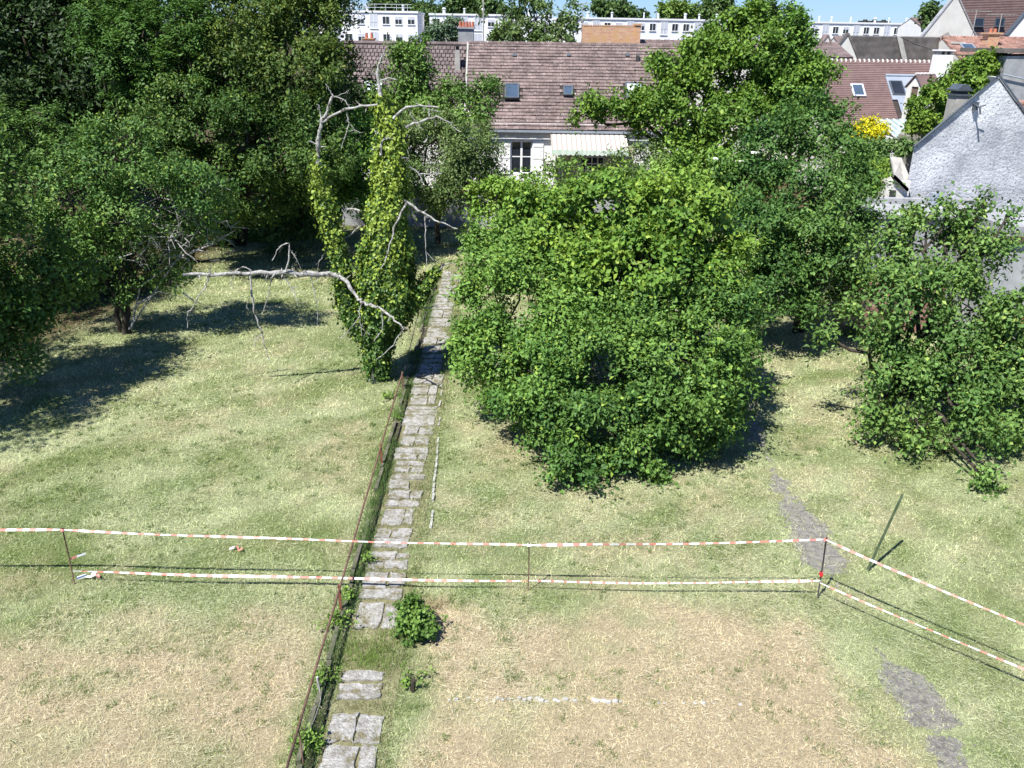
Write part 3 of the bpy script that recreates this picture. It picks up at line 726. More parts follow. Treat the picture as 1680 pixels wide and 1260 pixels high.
t = tree('elder_bush', 'elder bush with a few white flower heads right of the thicket top', 'bush', (7.0, 25.5),
     [lob(1110, 290, 25, 55, 35), lob(1170, 290, 25, 55, 45), lob(1150, 340, 24, 60, 40), lob(1210, 300, 25, 40, 45)], 1100, 12, .12, .06, ((.055, .115, .026), (.12, .19, .045)), 26, tr=.06, stems=4, tw=.45)
for px, py in ((1172, 262), (1212, 266), (1192, 288), (1174, 291), (1236, 252), (1182, 305)):
    p = AT(px, py, 24.0); mb = MB(); q = np.random.default_rng(px)
    for a in range(14):
        e = p + np.array((q.normal(0, .035), q.normal(0, .03), q.normal(0, .008))); mb.obox(e, (.08, 0, .01), (0, .08, .01), (0, 0, .03))
    mb.build('flower_head', M['flowerwhite'], t)
tree('maple_tree', 'tall maple with an uneven crown in front of the brown roofs', 'tree', (8.6, 38.5),
     [lob(1120, 110, 37, 55, 55), lob(1195, 65, 38, 40, 45), lob(1235, 110, 37, 65, 60), lob(1110, 180, 36, 75, 45), lob(1190, 190, 36, 75, 55), lob(1010, 165, 36.5, 45, 16), lob(965, 185, 36.5, 30, 14), lob(1060, 170, 36.5, 38, 26), lob(1235, 35, 38, 28, 25), lob(1290, 120, 37, 45, 50), lob(1160, 90, 37, 45, 35), lob(1130, 235, 36, 60, 25)],
     3600, 12, .15, .095, ((.036, .080, .018), (.088, .148, .030), (.12, .17, .04), .06), 27, tr=.20, tw=.6, lump=.34, twigs=90)
tree('maple_tree', 'narrow maple with a pointed top right of the taller maple', 'tree', (12.6, 38),
     [lob(1305, 40, 37, 16, 28), lob(1295, 85, 37, 38, 35), lob(1330, 120, 36.5, 30, 35), lob(1310, 165, 36, 50, 45), lob(1268, 60, 37.5, 16, 22)],
     1250, 12, .14, .085, ((.042, .095, .024), (.09, .155, .036)), 28, tr=.14, tw=.5, lump=.3)
tree('fruit_tree', 'bushy green fruit tree between the maples and the rough grey gable', 'tree', (8.6, 23.5),
     [lob(1265, 250, 25, 65, 60), lob(1340, 215, 26, 60, 50), lob(1330, 310, 23.5, 80, 65), lob(1250, 360, 22, 50, 60), lob(1330, 410, 22, 70, 70), lob(1265, 460, 21.3, 45, 55), lob(1385, 260, 25, 40, 55), lob(1300, 490, 21.5, 50, 35), lob(1385, 340, 24, 45, 55), lob(1220, 300, 24, 40, 50), lob(1370, 425, 22, 42, 50), lob(1395, 480, 22, 32, 38), lob(1300, 440, 21.8, 60, 60)],
     4300, 12, .10, .055, ((.026, .066, .022), (.062, .116, .038), (.10, .15, .04), .05), 29, tr=.10, stems=3, tw=.45, lump=.28)
tree('apple_tree', 'apple tree with drooping branches on the lawn at right', 'tree', (8.4, 17.2),
     [lob(1455, 425, 18, 42, 48), lob(1525, 395, 18, 70, 50), lob(1600, 400, 18, 45, 45), lob(1490, 490, 17, 65, 60), lob(1580, 500, 17, 75, 65), lob(1665, 540, 17, 40, 50), lob(1440, 560, 17, 34, 42), lob(1488, 610, 16.5, 62, 50), lob(1600, 610, 16.3, 75, 55), lob(1680, 640, 16, 55, 55), lob(1440, 680, 15.9, 30, 32), lob(1500, 695, 15.5, 34, 32), lob(1605, 690, 15.2, 40, 40), lob(1628, 765, 14.2, 11, 38), lob(1625, 800, 14.0, 7, 16), lob(1352, 552, 17, 13, 18), lob(1560, 330, 18, 6, 26), lob(1614, 335, 18, 9, 32), lob(1585, 345, 18, 5, 18), lob(1700, 560, 17.5, 80, 90), lob(1655, 700, 15.6, 30, 30), lob(1500, 350, 18, 6, 22), lob(1460, 370, 18, 8, 20), lob(1655, 350, 18, 7, 26)],
     3100, 12, .09, .056, ((.042, .090, .030), (.098, .158, .055), (.14, .19, .06), .05), 30, tr=.11, stems=2, tw=.46, lump=.36, twigs=130, droop=.35)

# ------------------------------------------------------------------ dead tree wrapped in ivy
IY = 19.3
def zp(x, y, dy=0.0):                  # survey sheet of the dead tree
    return AT(280 + x / 2.25, 80 + y / 2.25, IY + dy)
base = G(625, 628)
ivt = empty('ivy_covered_tree', base, 'dead tree wrapped in bright ivy with bare lichen grey branches beside the slab path', 'tree')
rng = np.random.default_rng(55)
mb = MB(); LB = MB()
def pl(mbx, pts, r0, r1, dys=None, n=6):
    P = [];
    for i_, (x, y) in enumerate(pts):
        d = 0 if dys is None else dys[0] + (dys[1] - dys[0]) * i_ / (len(pts) - 1)
        P.append(zp(x, y, d))
    P = np.array(P); k = len(P); t = np.linspace(0, 1, (k - 1) * 4 + 1)
    Q = np.stack([np.interp(t, np.linspace(0, 1, k), P[:, a]) for a in range(3)], 1)
    Q[1:-1] = (Q[:-2] + 2 * Q[1:-1] + Q[2:]) / 4
    ln = np.linalg.norm(P[-1] - P[0]); Q[1:-1] += rng.normal(0, min(.018, .008 * ln + .003), (len(Q) - 2, 3))
    mbx.tube(Q, np.linspace(r0, r1, len(Q)) * (.92 if mbx is not trunk else 1) * rng.uniform(.86, 1.16, len(Q)), n)
    return Q
def spurs(Q, n, ln, r):
    for _ in range(n):
        a = Q[rng.integers(1, len(Q) - 1)]; d = unit(rng.normal(0, 1, 3) + np.array((0, 0, -.3))) * ln * rng.uniform(.4, 1.3)
        LB.tube([a, a + d * .5 + rng.normal(0, .02, 3), a + d], [r, r * .75, r * .35], 4)
trunk = MB()
pl(trunk, [(755, 1245), (770, 1120), (790, 960), (800, 760), (800, 560), (812, 400), (800, 260), (775, 170)], .20, .06)
pl(trunk, [(760, 1150), (700, 1040), (650, 930), (635, 820), (600, 680), (570, 560), (545, 450), (540, 405)], .12, .06, (0, -.3))
trunk.build('trunk', M['dead'], ivt, smooth=True)
def br(pts, r0, r1, dys=(-.2, -.6), sp=0, sl=.18):
    global LB
    LB = MB(); Q = pl(LB, pts, r0, r1, dys); spurs(Q, sp, sl, max(r1 * .7, .005)); LB.build('branch', M['dead'], ivt, smooth=True); return Q
br([(640, 850), (610, 835), (500, 831), (420, 832), (300, 826), (180, 831), (45, 835)], .085, .035, (-.2, -1.4), 26, .16)
br([(610, 835), (640, 850), (690, 920), (710, 938), (770, 955), (810, 985), (852, 1022)], .055, .02, (-.4, -1.5), 8, .14)
for p, r in (([(145, 835), (125, 880), (90, 940), (60, 985), (62, 1030)], .022), ([(135, 848), (140, 825), (150, 800)], .015), ([(235, 825), (262, 806), (285, 808), (302, 826)], .02),
             ([(300, 826), (297, 900), (310, 985), (335, 1050), (350, 1110), (362, 1150)], .028), ([(335, 1055), (312, 1072), (310, 1100)], .012), ([(372, 845), (360, 920), (335, 980)], .014),
             ([(420, 832), (440, 770), (438, 715), (400, 730), (375, 782)], .025), ([(440, 740), (462, 770), (480, 812)], .014), ([(415, 840), (445, 880), (460, 905), (468, 945)], .018), ([(450, 880), (475, 882)], .01),
             ([(520, 840), (530, 900), (543, 965), (540, 1020)], .014), ([(540, 832), (545, 790), (565, 760)], .014), ([(348, 830), (350, 860)], .012), ([(105, 835), (108, 850)], .015), ([(235, 830), (222, 860), (228, 890)], .008), ([(300, 905), (285, 930), (280, 960)], .008)):
    br(p, r, r * .35, (-.8, -.9), 5, .1)
for p, r in (([(705, 940), (695, 1000), (625, 1070)], .02), ([(700, 990), (705, 1060)], .014), ([(780, 965), (785, 1030), (750, 1080)], .018), ([(858, 1035), (810, 1110), (760, 1145)], .016), ([(695, 1020), (735, 1055)], .01), ([(850, 1020), (885, 1040), (890, 1110)], .008)):
    br(p, r, r * .4, (-1.2, -1.2), 4, .12)
for p, r0, r1 in (([(775, 172), (766, 120), (765, 60), (790, 10)], .05, .018), ([(765, 122), (800, 108), (838, 115)], .025, .012), ([(766, 100), (740, 80)], .018, .008),
                  ([(540, 408), (545, 340), (555, 270), (578, 225), (600, 175)], .055, .03), ([(555, 272), (610, 240), (680, 215), (765, 206)], .035, .028), ([(600, 175), (585, 150), (570, 127)], .015, .006), ([(600, 176), (640, 185), (662, 222)], .016, .01), ([(600, 180), (640, 165), (660, 150)], .012, .005),
                  ([(650, 235), (660, 275), (645, 320), (630, 370)], .02, .007), ([(660, 275), (680, 300), (700, 310)], .012, .006), ([(540, 356), (525, 345), (508, 340)], .018, .01), ([(540, 360), (572, 360)], .016, .008), ([(556, 265), (550, 215), (545, 205)], .02, .01),
                  ([(822, 258), (860, 220), (920, 210), (990, 216)], .04, .015), ([(868, 290), (930, 265), (985, 250), (1030, 275), (1070, 306)], .035, .01), ([(955, 250), (955, 190)], .016, .008), ([(880, 222), (895, 260), (930, 300)], .015, .006), ([(955, 225), (1000, 232)], .012, .006), ([(975, 250), (978, 285)], .012, .005),
                  ([(776, 392), (778, 340), (800, 328), (828, 332)], .03, .015), ([(880, 435), (920, 465), (935, 500)], .025, .01), ([(920, 462), (960, 462), (1000, 460)], .018, .009), ([(850, 400), (880, 404)], .015, .01)):
    br(p, r0, r1, (-.3, -.3), 4, .12)
br([(862, 560), (930, 605), (990, 640), (1060, 665)], .035, .012, (-.7, -.9), 6, .1)
br([(870, 572), (830, 640), (810, 720), (775, 812)], .03, .01, (-.8, -1.2), 4, .1)
br([(940, 610), (940, 690), (945, 795)], .02, .008, (-.8, -.9), 4, .1); br([(943, 750), (970, 780)], .012, .006, (-.85, -.85))
br([(700, 655), (670, 680), (640, 700)], .022, .012, (0, 0), 2, .1); br([(705, 600), (670, 590), (645, 592)], .03, .02, (0, 0), 3, .1)
br([(880, 960), (930, 890), (960, 845), (1010, 795), (1050, 795)], .05, .012, (0, .1), 3, .1)
br([(910, 960), (960, 955), (985, 945)], .02, .008, (0, .1), 2, .1)
br([(745, 1240), (750, 1200), (740, 1160)], .02, .008, (-.3, -.3)); br([(738, 1245), (745, 1190)], .014, .008, (-.3, -.3))
def ivy_shell(path, n, rng, dy=(0, 0)):
    P = np.array([zp(x, y, dy[0] + (dy[1] - dy[0]) * i_ / (len(path) - 1)) for i_, (x, y, r) in enumerate(path)])
    R = np.array([(.78 if dy[1] < 0 else .86) * r / 2.25 * scale_at(p) for (x, y, r), p in zip(path, P)])
    seg = np.concatenate([[0], np.cumsum(np.linalg.norm(np.diff(P, axis=0), axis=1))])
    tt_ = np.linspace(0, seg[-1], 200); Rr = np.interp(tt_, seg, R); cdf = np.cumsum(Rr + .05); cdf /= cdf[-1]
    s = np.interp(rng.random(n), cdf, tt_)
    C = np.stack([np.interp(s, seg, P[:, a]) for a in range(3)], 1); rr = np.interp(s, seg, R)
    an = rng.uniform(0, 2 * math.pi, n)
    d = np.stack([np.cos(an), np.sin(an), np.zeros(n)], 1)
    lump = .80 + .42 * fbm(an * 1.9 + 9, s * 2.1, 17, 3) * (1 + .0 * s)
    rad = rr * .86 * (.62 + .95 * (lump - .80)/.42) * (1 - .5 * rng.random(n) ** 2.0)
    rag = rng.random(n) < .10; rad[rag] += rng.uniform(.02, .20, rag.sum())
    hang = (fbm(an * 3.1 + 4, s * 1.2, 19, 2) - .5) * .35
    return C + d * rad[:, None] + np.array((0, 0, 1.0)) * (rng.normal(0, .05, n) + hang)[:, None], d, C[:, 2]
parts = []
main = [(772, 1225, 42), (766, 1160, 50), (765, 1100, 58), (772, 1040, 78), (800, 960, 118), (802, 890, 124), (800, 800, 112), (795, 700, 100), (795, 620, 90), (800, 560, 84), (808, 480, 72), (812, 420, 64), (818, 350, 52), (820, 300, 48), (800, 245, 40), (785, 205, 28), (776, 165, 14)]
second = [(720, 1060, 48), (680, 1000, 50), (648, 940, 44), (640, 870, 38), (630, 800, 36), (612, 720, 38), (588, 650, 38), (570, 570, 36), (552, 510, 28), (542, 450, 20), (538, 405, 12)]
arm = [(880, 950, 60), (920, 910, 34), (950, 860, 22), (990, 812, 8)]
for path, n, dy in ((main, 36000, (0, 0)), (second, 10000, (0, -.3)), (arm, 2400, (0, .1))): parts.append(ivy_shell(path, n, rng, dy))
P = np.concatenate([p[0] for p in parts]); D = np.concatenate([p[1] for p in parts]); zz = np.concatenate([p[2] for p in parts])
k = len(P)
A = unit(np.array((0, 0, -.75)) + D * .35 + rng.normal(0, .5, (k, 3)))
Nn = unit(D * .9 + np.array((0, 0, .55)) + rng.normal(0, .35, (k, 3)))
V, Fc = leaf_arrays(P, A, Nn, .082 * rng.uniform(.5, 1.35, k), .078 * rng.uniform(.5, 1.35, k))
hh = np.clip((zz - 1.4) / 3.6, 0, 1)
sunlit = (rng.random(k) < .12 + .78 * hh)[:, None]      # stronger sun higher up, put into the colour as brighter leaves
c = np.where(sunlit, np.array((.26, .35, .05)), np.array((.075, .15, .028))) * rng.uniform(.7, 1.25, (k, 1))
np_mesh('ivy', V, Fc, M['ivy'], ivt, col=np.repeat(c, 4, 0))

# bare twigs hanging in the plum tree
tw_ = empty('dead_branches', G(300, 470), 'tangle of bare grey twigs hanging below the plum tree crown', 'dead branches')
rg = np.random.default_rng(77)
for _ in range(70):
    mb = MB()
    a = AT(rg.uniform(200, 330), rg.uniform(330, 420), rg.uniform(21.5, 23)); d = unit(np.array((rg.normal(.5, .8), rg.normal(0, .5), rg.normal(-.25, .6)))) * rg.uniform(.4, 1.5)
    q = [a, a + d * .35 + rg.normal(0, .06, 3), a + d * .7 + rg.normal(0, .08, 3), a + d + rg.normal(0, .06, 3)]
    mb.tube(q, [.016, .013, .01, .005], 4)
    for j in (1, 2):
        e = unit(d + rg.normal(0, .6, 3)) * rg.uniform(.15, .5); mb.tube([q[j], q[j] + e * .6 + rg.normal(0, .03, 3), q[j] + e], [.008, .006, .003], 4)
    mb.build('twig', M['dead'], tw_)
for s in ([(215, 540), (230, 470), (300, 420), (370, 385)], [(300, 420), (350, 400), (385, 378)], [(212, 540), (280, 440), (330, 370)], [(300, 480), (320, 495), (335, 500)], [(225, 500), (260, 478), (300, 488)], [(360, 365), (372, 362), (380, 378)]):
    q = np.array([AT(x, y, 22.2) for x, y in s]); mb = MB(); mb.tube(q, np.linspace(.03, .008, len(q)), 5); mb.build('twig', M['dead'], tw_)

# ------------------------------------------------------------------ weeds, tufts, small plants
def tuft_arrays(C, n, ln, wd, col, rng, spread=.12, lean=.5):
    k = len(C) * n; B = np.repeat(C, n, 0) + np.concatenate([rng.normal(0, spread, (k, 2)), np.zeros((k, 1))], 1)
    az = rng.uniform(0, 6.28, k); tl = rng.uniform(lean, 1.5, k)
    Dn = np.stack([np.cos(az) * np.cos(tl), np.sin(az) * np.cos(tl), np.sin(tl)], 1)
    c = np.array(col) * rng.uniform(.6, 1.35, (k, 1))
    return blades(B, Dn, ln * rng.uniform(.4, 1.2, k), np.full(k, wd), c)
rg = np.random.default_rng(31)
y = rg.uniform(5.4, 27, 520); keep = fbm(y * .9, y * 0 + 2, 51) > .33; y = y[keep]
C = np.stack([pathx(y) - 2.53 + rg.normal(0, .05, len(y)), y, np.zeros(len(y))], 1)
a1 = tuft_arrays(C, 34, .17, .010, (.11, .18, .05), rg, .08)
y = rg.uniform(5.4, 29, 900); keep = fbm(y * 1.3, y * 0 + 5, 53) > .42; y = y[keep]
C = np.stack([pathx(y) + np.where(rg.random(len(y)) < .5, PX0 + .10 + np.abs(rg.normal(0, .07, len(y))), PX1 - .03 - np.abs(rg.normal(0, .09, len(y)))), y, np.full(len(y), .035)], 1)
a5 = tuft_arrays(C, 12, .07, .007, (.25, .27, .115), rg, .05, .2)
y = rg.uniform(5.4, 29, 900); xq = rg.uniform(PX0, PX1, 900); keep = fbm(xq * 3, y * 3, 57) > .55; y = y[keep]; xq = xq[keep]
C = np.stack([pathx(y) + xq, y, np.full(len(y), .03)], 1)
a6 = tuft_arrays(C, 16, .05, .008, (.20, .21, .09), rg, .07, .1)
y = rg.uniform(5.4, 26, 420); C = np.stack([pathx(y) - 1.62 + rg.normal(0, .07, len(y)), y, np.zeros(len(y))], 1)
a2 = tuft_arrays(C, 24, .13, .009, (.22, .27, .10), rg, .09)
gaps = [(slabs[i_][1] + slabs[i_ + 1][0]) / 2 for i_ in range(len(slabs) - 1)]
C = np.array([(pathx(gp) + rg.uniform(PX0, PX1), gp + rg.normal(0, .05), .01) for gp in gaps for _ in range(11)])
a3 = tuft_arrays(C, 18, .075, .008, (.22, .24, .10), rg, .06, .3)
C = np.array([(pathx(8.7) + rg.uniform(PX0, PX1), rg.uniform(gy_(1100), gy_(1036)), .01) for _ in range(60)])
a4 = tuft_arrays(C, 22, .13, .009, (.16, .24, .05), rg, .07, .4)
Vs = []; Fs = []; Cs = []; off = 0
for V, Fc, c in (a1, a2, a3, a4, a5, a6): Vs.append(V); Fs.append(Fc + off); Cs.append(c); off += len(V)
tag(np_mesh('path_weeds', np.concatenate(Vs), np.concatenate(Fs), M['grass'], col=np.concatenate(Cs)), 'grass and weeds growing along the slab path edges and in its joints', 'weeds', kind='stuff')
def small_bush(name, label, px, py, w, h, n, col, seed, Ln=.05, Wd=.04, Y=None):
    rg_ = np.random.default_rng(seed); b = G(px, py); s = scale_at(b)
    r = empty(name, b, label, 'plant')
    lobes = [(b + np.array((rg_.normal(0, .25) * w * s, rg_.normal(0, .25) * w * s, h * s * rg_.uniform(.35, .6))), np.array((w * s * .7, w * s * .7, h * s * .55))) for _ in range(4)]
    V, Fc, c, C = crown(lobes, n, 10, Ln, Wd, col, rg_, tw=.10, lump=.2)
    np_mesh('foliage', V, Fc, M['leaf'], r, col=c)
    mb_ = MB()
    for p in C[:20]: limb(mb_, b, p, .006, .003, rg_, .2, 3)
    mb_.build('stem', M['bark'], r)
small_bush('ivy_bush', 'small round dark green bush on the right edge of the slab path', 680, 1042, 26, 62, 330, ((.035, .075, .022), (.085, .145, .04)), 1)
for i_, (px, py, w, h, n, lb) in enumerate(((556, 1030, 12, 26, 70, 'leafy weed at the path edge beside the middle rail post'), (532, 1120, 16, 24, 90, 'leafy weed beside the short white peg'), (668, 1125, 9, 20, 40, 'weed against the small wooden stump'), (508, 1228, 14, 28, 90, 'tall dark weed at the path edge near the bottom of the picture'),
        (604, 925, 8, 14, 40, 'small weed at the path edge by the tape crossing'), (573, 985, 9, 20, 50, 'weed on the edging just below the lower tape'), (645, 690, 12, 14, 40, 'low weed at the path edge just below the dead tree'), (1488, 735, 20, 45, 140, 'tall weeds under the apple tree'), (1550, 745, 16, 22, 70, 'low weeds right of the apple tree foot'), (640, 655, 16, 18, 60, 'weeds around the foot of the ivy covered tree'))):
    small_bush('weed', lb, px, py, w * .6, h * .75, n // 2, ((.065, .12, .03), (.12, .19, .05)), 100 + i_, .045, .022)
# dry stalks beside the small bush
rg = np.random.default_rng(8); b = G(712, 1000)
V, Fc, c = tuft_arrays(np.array([b + np.array((0, 0, .0)), b + np.array((.1, .1, 0)), b + np.array((-.1, .12, 0))]), 60, .28, .005, (.40, .30, .17), rg, .05, .25)
tag(np_mesh('dry_stalks', V, Fc, M['hay'], col=c), 'tuft of dry brown stalks behind the small round bush', 'plant')
b = G(1515, 720)
V, Fc, c = tuft_arrays(np.array([b + rg.normal(0, .15, 3) * (1, 1, 0) for _ in range(8)]), 40, .42, .008, (.20, .27, .08), rg, .10, .7)
tag(np_mesh('tall_grass', V, Fc, M['grass'], col=c), 'clump of tall unmown grass at the foot of the apple tree', 'plant')
b = G(1385, 545)
V, Fc, c = tuft_arrays(np.array([b + rg.normal(0, .25, 3) * (1, 1, 0) for _ in range(8)]), 40, .5, .012, (.13, .22, .05), rg, .12, .7)
tag(np_mesh('tall_grass', V, Fc, M['grass'], col=c), 'clump of tall green grass at the lawn end between fruit and apple trees', 'plant')

# ------------------------------------------------------------------ rail, posts, tape
rail = empty('iron_rail', (-2.62, 10, 0), 'long rusty iron rail on short posts along the left of the slab path', 'rail')
e0 = G(660, 612, .46); e1 = G(466, 1275, .44)
mb = MB(); P = np.array([e1 + (e0 - e1) * t for t in np.linspace(0, 1, 9)]); P[1:-1, 2] += np.array([.01, -.01, -.015, .0, -.012, .0, .01]); mb.tube(P, .017, 8); mb.build('bar', M['rust'], rail, smooth=True)
e2 = G(664, 605, .44); e3 = G(700, 455, .44); mb = MB(); mb.tube([e2, (e2 + e3) / 2 + np.array((0, 0, -.03)), e3], .010, 6); mb.build('thin_bar', M['darkmetal'], rail)
def rx(yv): return e1[0] + (e0[0] - e1[0]) * (yv - e1[1]) / (e0[1] - e1[1])
for yv, mt in ((G(625, 733, .45)[1], 'rustpost'), (G(550, 965, .45)[1], 'rustpost'), (e0[1], 'rust')):
    mb = MB(); x = rx(yv)
    mb.box(x - .022, x + .022, yv - .006, yv + .002, -.1, .50); mb.box(x - .022, x - .014, yv + .002, yv + .04, -.1, .50)
    mb.build('rail_post', M[mt], rail)
yv = G(486, 1195, .44)[1]; x = rx(yv); mb = MB(); mb.tube([(x, yv, .44), (x + .05, yv - .12, .2), (x + .07, yv - .18, -.05)], .009, 6); mb.build('brace', M['rust'], rail)
yv = G(690, 500, .4)[1]; mb = MB(); mb.tube([(G(690, 500, .4)[0], yv, -.05), (G(690, 500, .4)[0], yv, .5)], .014, 6); mb.build('rail_post', M['rust'], rail)

def stake(px0, py0, px1, py1, label, mat='rust', r=.010):
    b = G(px1, py1); t = AT(px0, py0, b[1] + .0)
    o = empty('stake', b, label, 'stake', 'stakes carrying the barrier tape')
    mb = MB(); mb.tube([b - (t - b) * .15, b + (t - b) * .5 + np.array((.006, 0, 0)), t], r, 8); mb.build('rod', M[mat], o, smooth=True)
    mb = MB()
    for q in range(3): mb.tube([t + np.array((-.02, -.016, -.05 + q * .012)), t + np.array((.02, -.016, -.045 + q * .012)), t + np.array((.02, .016, -.05 + q * .012)), t + np.array((-.02, .016, -.045 + q * .012)), t + np.array((-.02, -.016, -.05 + q * .012))], .007, 4)
    mb.build('tape_knot', M['tapew'] if 'middle' in label else M['taper'], o)
    return b, t
sL = stake(102, 866, 122, 957, 'leftmost thin rusty stake holding the barrier tape')
sM = stake(868, 891, 866, 971, 'thin middle stake holding the barrier tape, right of the slab path', r=.009)
sR = stake(1356, 882, 1341, 981, 'dark corner stake with a red rag where the tape turns', 'darkmetal', .012)
sO = G(1880, 1220); sOt = sO + np.array((0, 0, .95))
o = empty('stake', sO, 'stake at the right end of the barrier tape beyond the dirt strip', 'stake', 'stakes carrying the barrier tape'); mb = MB(); mb.tube([sO, sOt], .01, 8); mb.build('rod', M['rust'], o)
sA = G(-260, 955); sAt = sA + np.array((0, 0, .95))
o = empty('stake', sA, 'stake at the left end of the barrier tape under the dark shrubs', 'stake', 'stakes carrying the barrier tape'); mb = MB(); mb.tube([sA, sAt], .01, 8); mb.build('rod', M['rust'], o)
def tape(a, b, sag, label, seed, wd=.05, tw0=-.75, swing=.85):
    q = random.Random(seed); a = np.array(a); b = np.array(b); L_ = np.linalg.norm(b - a)
    n = max(8, int(L_ / .05)); d = unit(b - a); side = unit(np.cross(d, (0, 0, 1.0))); upv = np.cross(side, d)
    V = []; Fq = []; mi = []
    f1, p1, p2, f2 = q.uniform(.5, 1.1), q.uniform(0, 6), q.uniform(0, 6), q.uniform(1.5, 2.5)
    per = q.uniform(.10, .13)
    for j in range(n + 1):
        t = j / n; s = t * L_
        ang = tw0 + swing * math.sin(s * f1 + p1) + swing * .4 * math.sin(s * f2 + p2)
        ww = wd * .80 * (.75 + .25 * math.sin(s * .9 + p2))
        ww *= min(1, .35 + min(s, L_ - s) / .5)
        c_ = a + (b - a) * t + np.array((0, 0, -sag * 4 * t * (1 - t))) + side * .01 * math.sin(s * 1.7 + p1)
        v = side * math.cos(ang) + upv * math.sin(ang); v2 = -side * math.sin(ang) + upv * math.cos(ang)
        for o_ in (-.5 * v - .02 * v2, -.0 * v + .03 * v2 * .3, .5 * v - .02 * v2): V.append(c_ + o_ * ww)
    for j in range(n):
        for e in (0, 1):
            Fq.append((j * 3 + e, j * 3 + e + 1, j * 3 + e + 4, j * 3 + e + 3)); mi.append(int(((j / n * L_) / per) % 2 > 1.12))
    o_ = np_mesh('barrier_tape', V, Fq, [M['tapew'], M['taper']], mi=mi)
    tag(o_, label, 'barrier tape', 'red and white barrier tape spans')
def up(b, t, z): return b + (t - b) * (z / max(.01, (t - b)[2]))
tz = lambda s: s[1] + np.array((0, -.012, -.03))
low = lambda s, f: s[0] + (s[1] - s[0]) * f + np.array((0, -.012, 0))
tape(sAt + np.array((0, 0, -.0)), tz(sL), .0, 'short upper barrier tape left of the leftmost stake', 1, .06)
tape(tz(sL), tz(sM), .03, 'long upper barrier tape crossing the slab path between left and middle stakes', 2, .05, -.75, .75)
tape(tz(sM) + np.array((.02, 0, 0)), tz(sR), .02, 'upper barrier tape from middle stake to corner stake', 3, .065)
tape(tz(sR), sOt, .04, 'upper barrier tape running right from the corner stake', 4, .06, -.8, .6)
tape(low(sL, .23), low(sM, .23), .02, 'long lower barrier tape crossing the slab path', 5, .06, -.8, .6)
tape(low(sM, .24), low(sR, .30), .04, 'lower barrier tape from middle stake to corner stake', 6, .06, -.9, .6)
tape(low(sR, .27), sO + np.array((0, 0, .35)), .03, 'lower barrier tape running right from the corner stake', 7, .065)
rag = sR[0] + (sR[1] - sR[0]) * .42; mb = MB(); q = np.random.default_rng(4)
g_ = [[rag + np.array((-.025 + u * .018 + q.normal(0, .005), -.015 + q.normal(0, .012), .06 - v_ * .03 - abs(u - 1.5) * .008)) for u in range(4)] for v_ in range(5)]
for v_ in range(4):
    for u in range(3): mb.face([g_[v_][u], g_[v_][u + 1], g_[v_ + 1][u + 1], g_[v_ + 1][u]])
tag(mb.build('rag', M['redcloth']), 'small red rag tied on the corner stake', 'rag')
def scrap(px, py, label, s, red):
    b = G(px, py); q = np.random.default_rng(px); mb_ = MB()
    pts = [b + np.array((i_ * s * .25 + q.normal(0, .01), q.normal(0, .03), .03 + abs(q.normal(0, .03)))) for i_ in range(5)]
    for i_ in range(4):
        a, c_ = pts[i_], pts[i_ + 1]; d = np.array((0, .05, .03 + q.normal(0, .02)))
        mb_.face([a, c_, c_ + d, a + d], 1 if i_ >= 4 - red else 0)
    tag(mb_.build('tape_scrap', [M['tapew'], M['taper']]), label, 'litter')
scrap(376, 906, 'crumpled scrap of white and red tape lying on the left lawn', .22, 2)
scrap(128, 953, 'white tape end trailing on the grass at the leftmost stake foot', .35, 1)
b = sL[0] + (sL[1] - sL[0]) * .42; mb = MB(); mb.face([b, b + np.array((.10, .05, .02)), b + np.array((.10, .05, .06)), b + np.array((0, 0, .04))], 1); mb.face([b + np.array((.10, .05, .02)), b + np.array((.22, .10, .05)), b + np.array((.22, .10, .08)), b + np.array((.10, .05, .06))], 0)
tag(mb.build('tape_scrap', [M['tapew'], M['taper']]), 'loose tape end fluttering half way up the leftmost stake', 'litter')

b = G(1424, 934); t = AT(1481, 811, b[1] + .25); o = empty('fence_post', b, 'leaning green metal fence post on the right lawn', 'post')
d = unit(t - b); sx = unit(np.cross(d, (0, 1.0, 0))); sy = np.cross(sx, d)
mb = MB(); mb.obox(b - d * .2 - sx * .022, sx * .044, sy * .005, d * (np.linalg.norm(t - b) + .2)); mb.obox(b - d * .2 - sx * .0025 - sy * .034, sx * .005, sy * .033, d * (np.linalg.norm(t - b) + .2)); mb.build('post', M['greenpaint'], o)
mb = MB()
for q in range(9): mb.obox(b + d * (.15 + q * .14) - sx * .012 + sy * .006, sx * .012, sy * .006, d * .02)
mb.build('stud', M['greenpaint'], o)
b = G(1237, 690); t = AT(1252, 572, b[1] + .05); o = empty('pole', b, 'dark upright pole at the right edge of the thicket', 'pole'); mb = MB(); mb.tube([b - (0, 0, .1), t], .018, 8); mb.build('rod', M['darkmetal'], o)
mb = MB(); mb.tube([t, t + np.array((0, 0, .03))], [.026, .022], 8); mb.build('cap', M['darkmetal'], o)
b = G(678, 1135); mb = MB(); q = random.Random(2); mb.tube([b - (0, 0, .05), b + np.array((.0, .01, .10)), b + np.array((.01, .01, .19))], [.035, .032, .028], 7); tag(mb.build('stump', M['bark']), 'small wooden stump in the grass right of the slab path', 'stump')
b = G(525, 1140); mb = MB(); mb.tube([b - (0, 0, .05), b + np.array((-.01, .0, .16)), b + np.array((-.015, 0, .30))], .016, 8); tag(mb.build('peg', M['stone']), 'short white peg on the path edging beside the rail', 'peg')
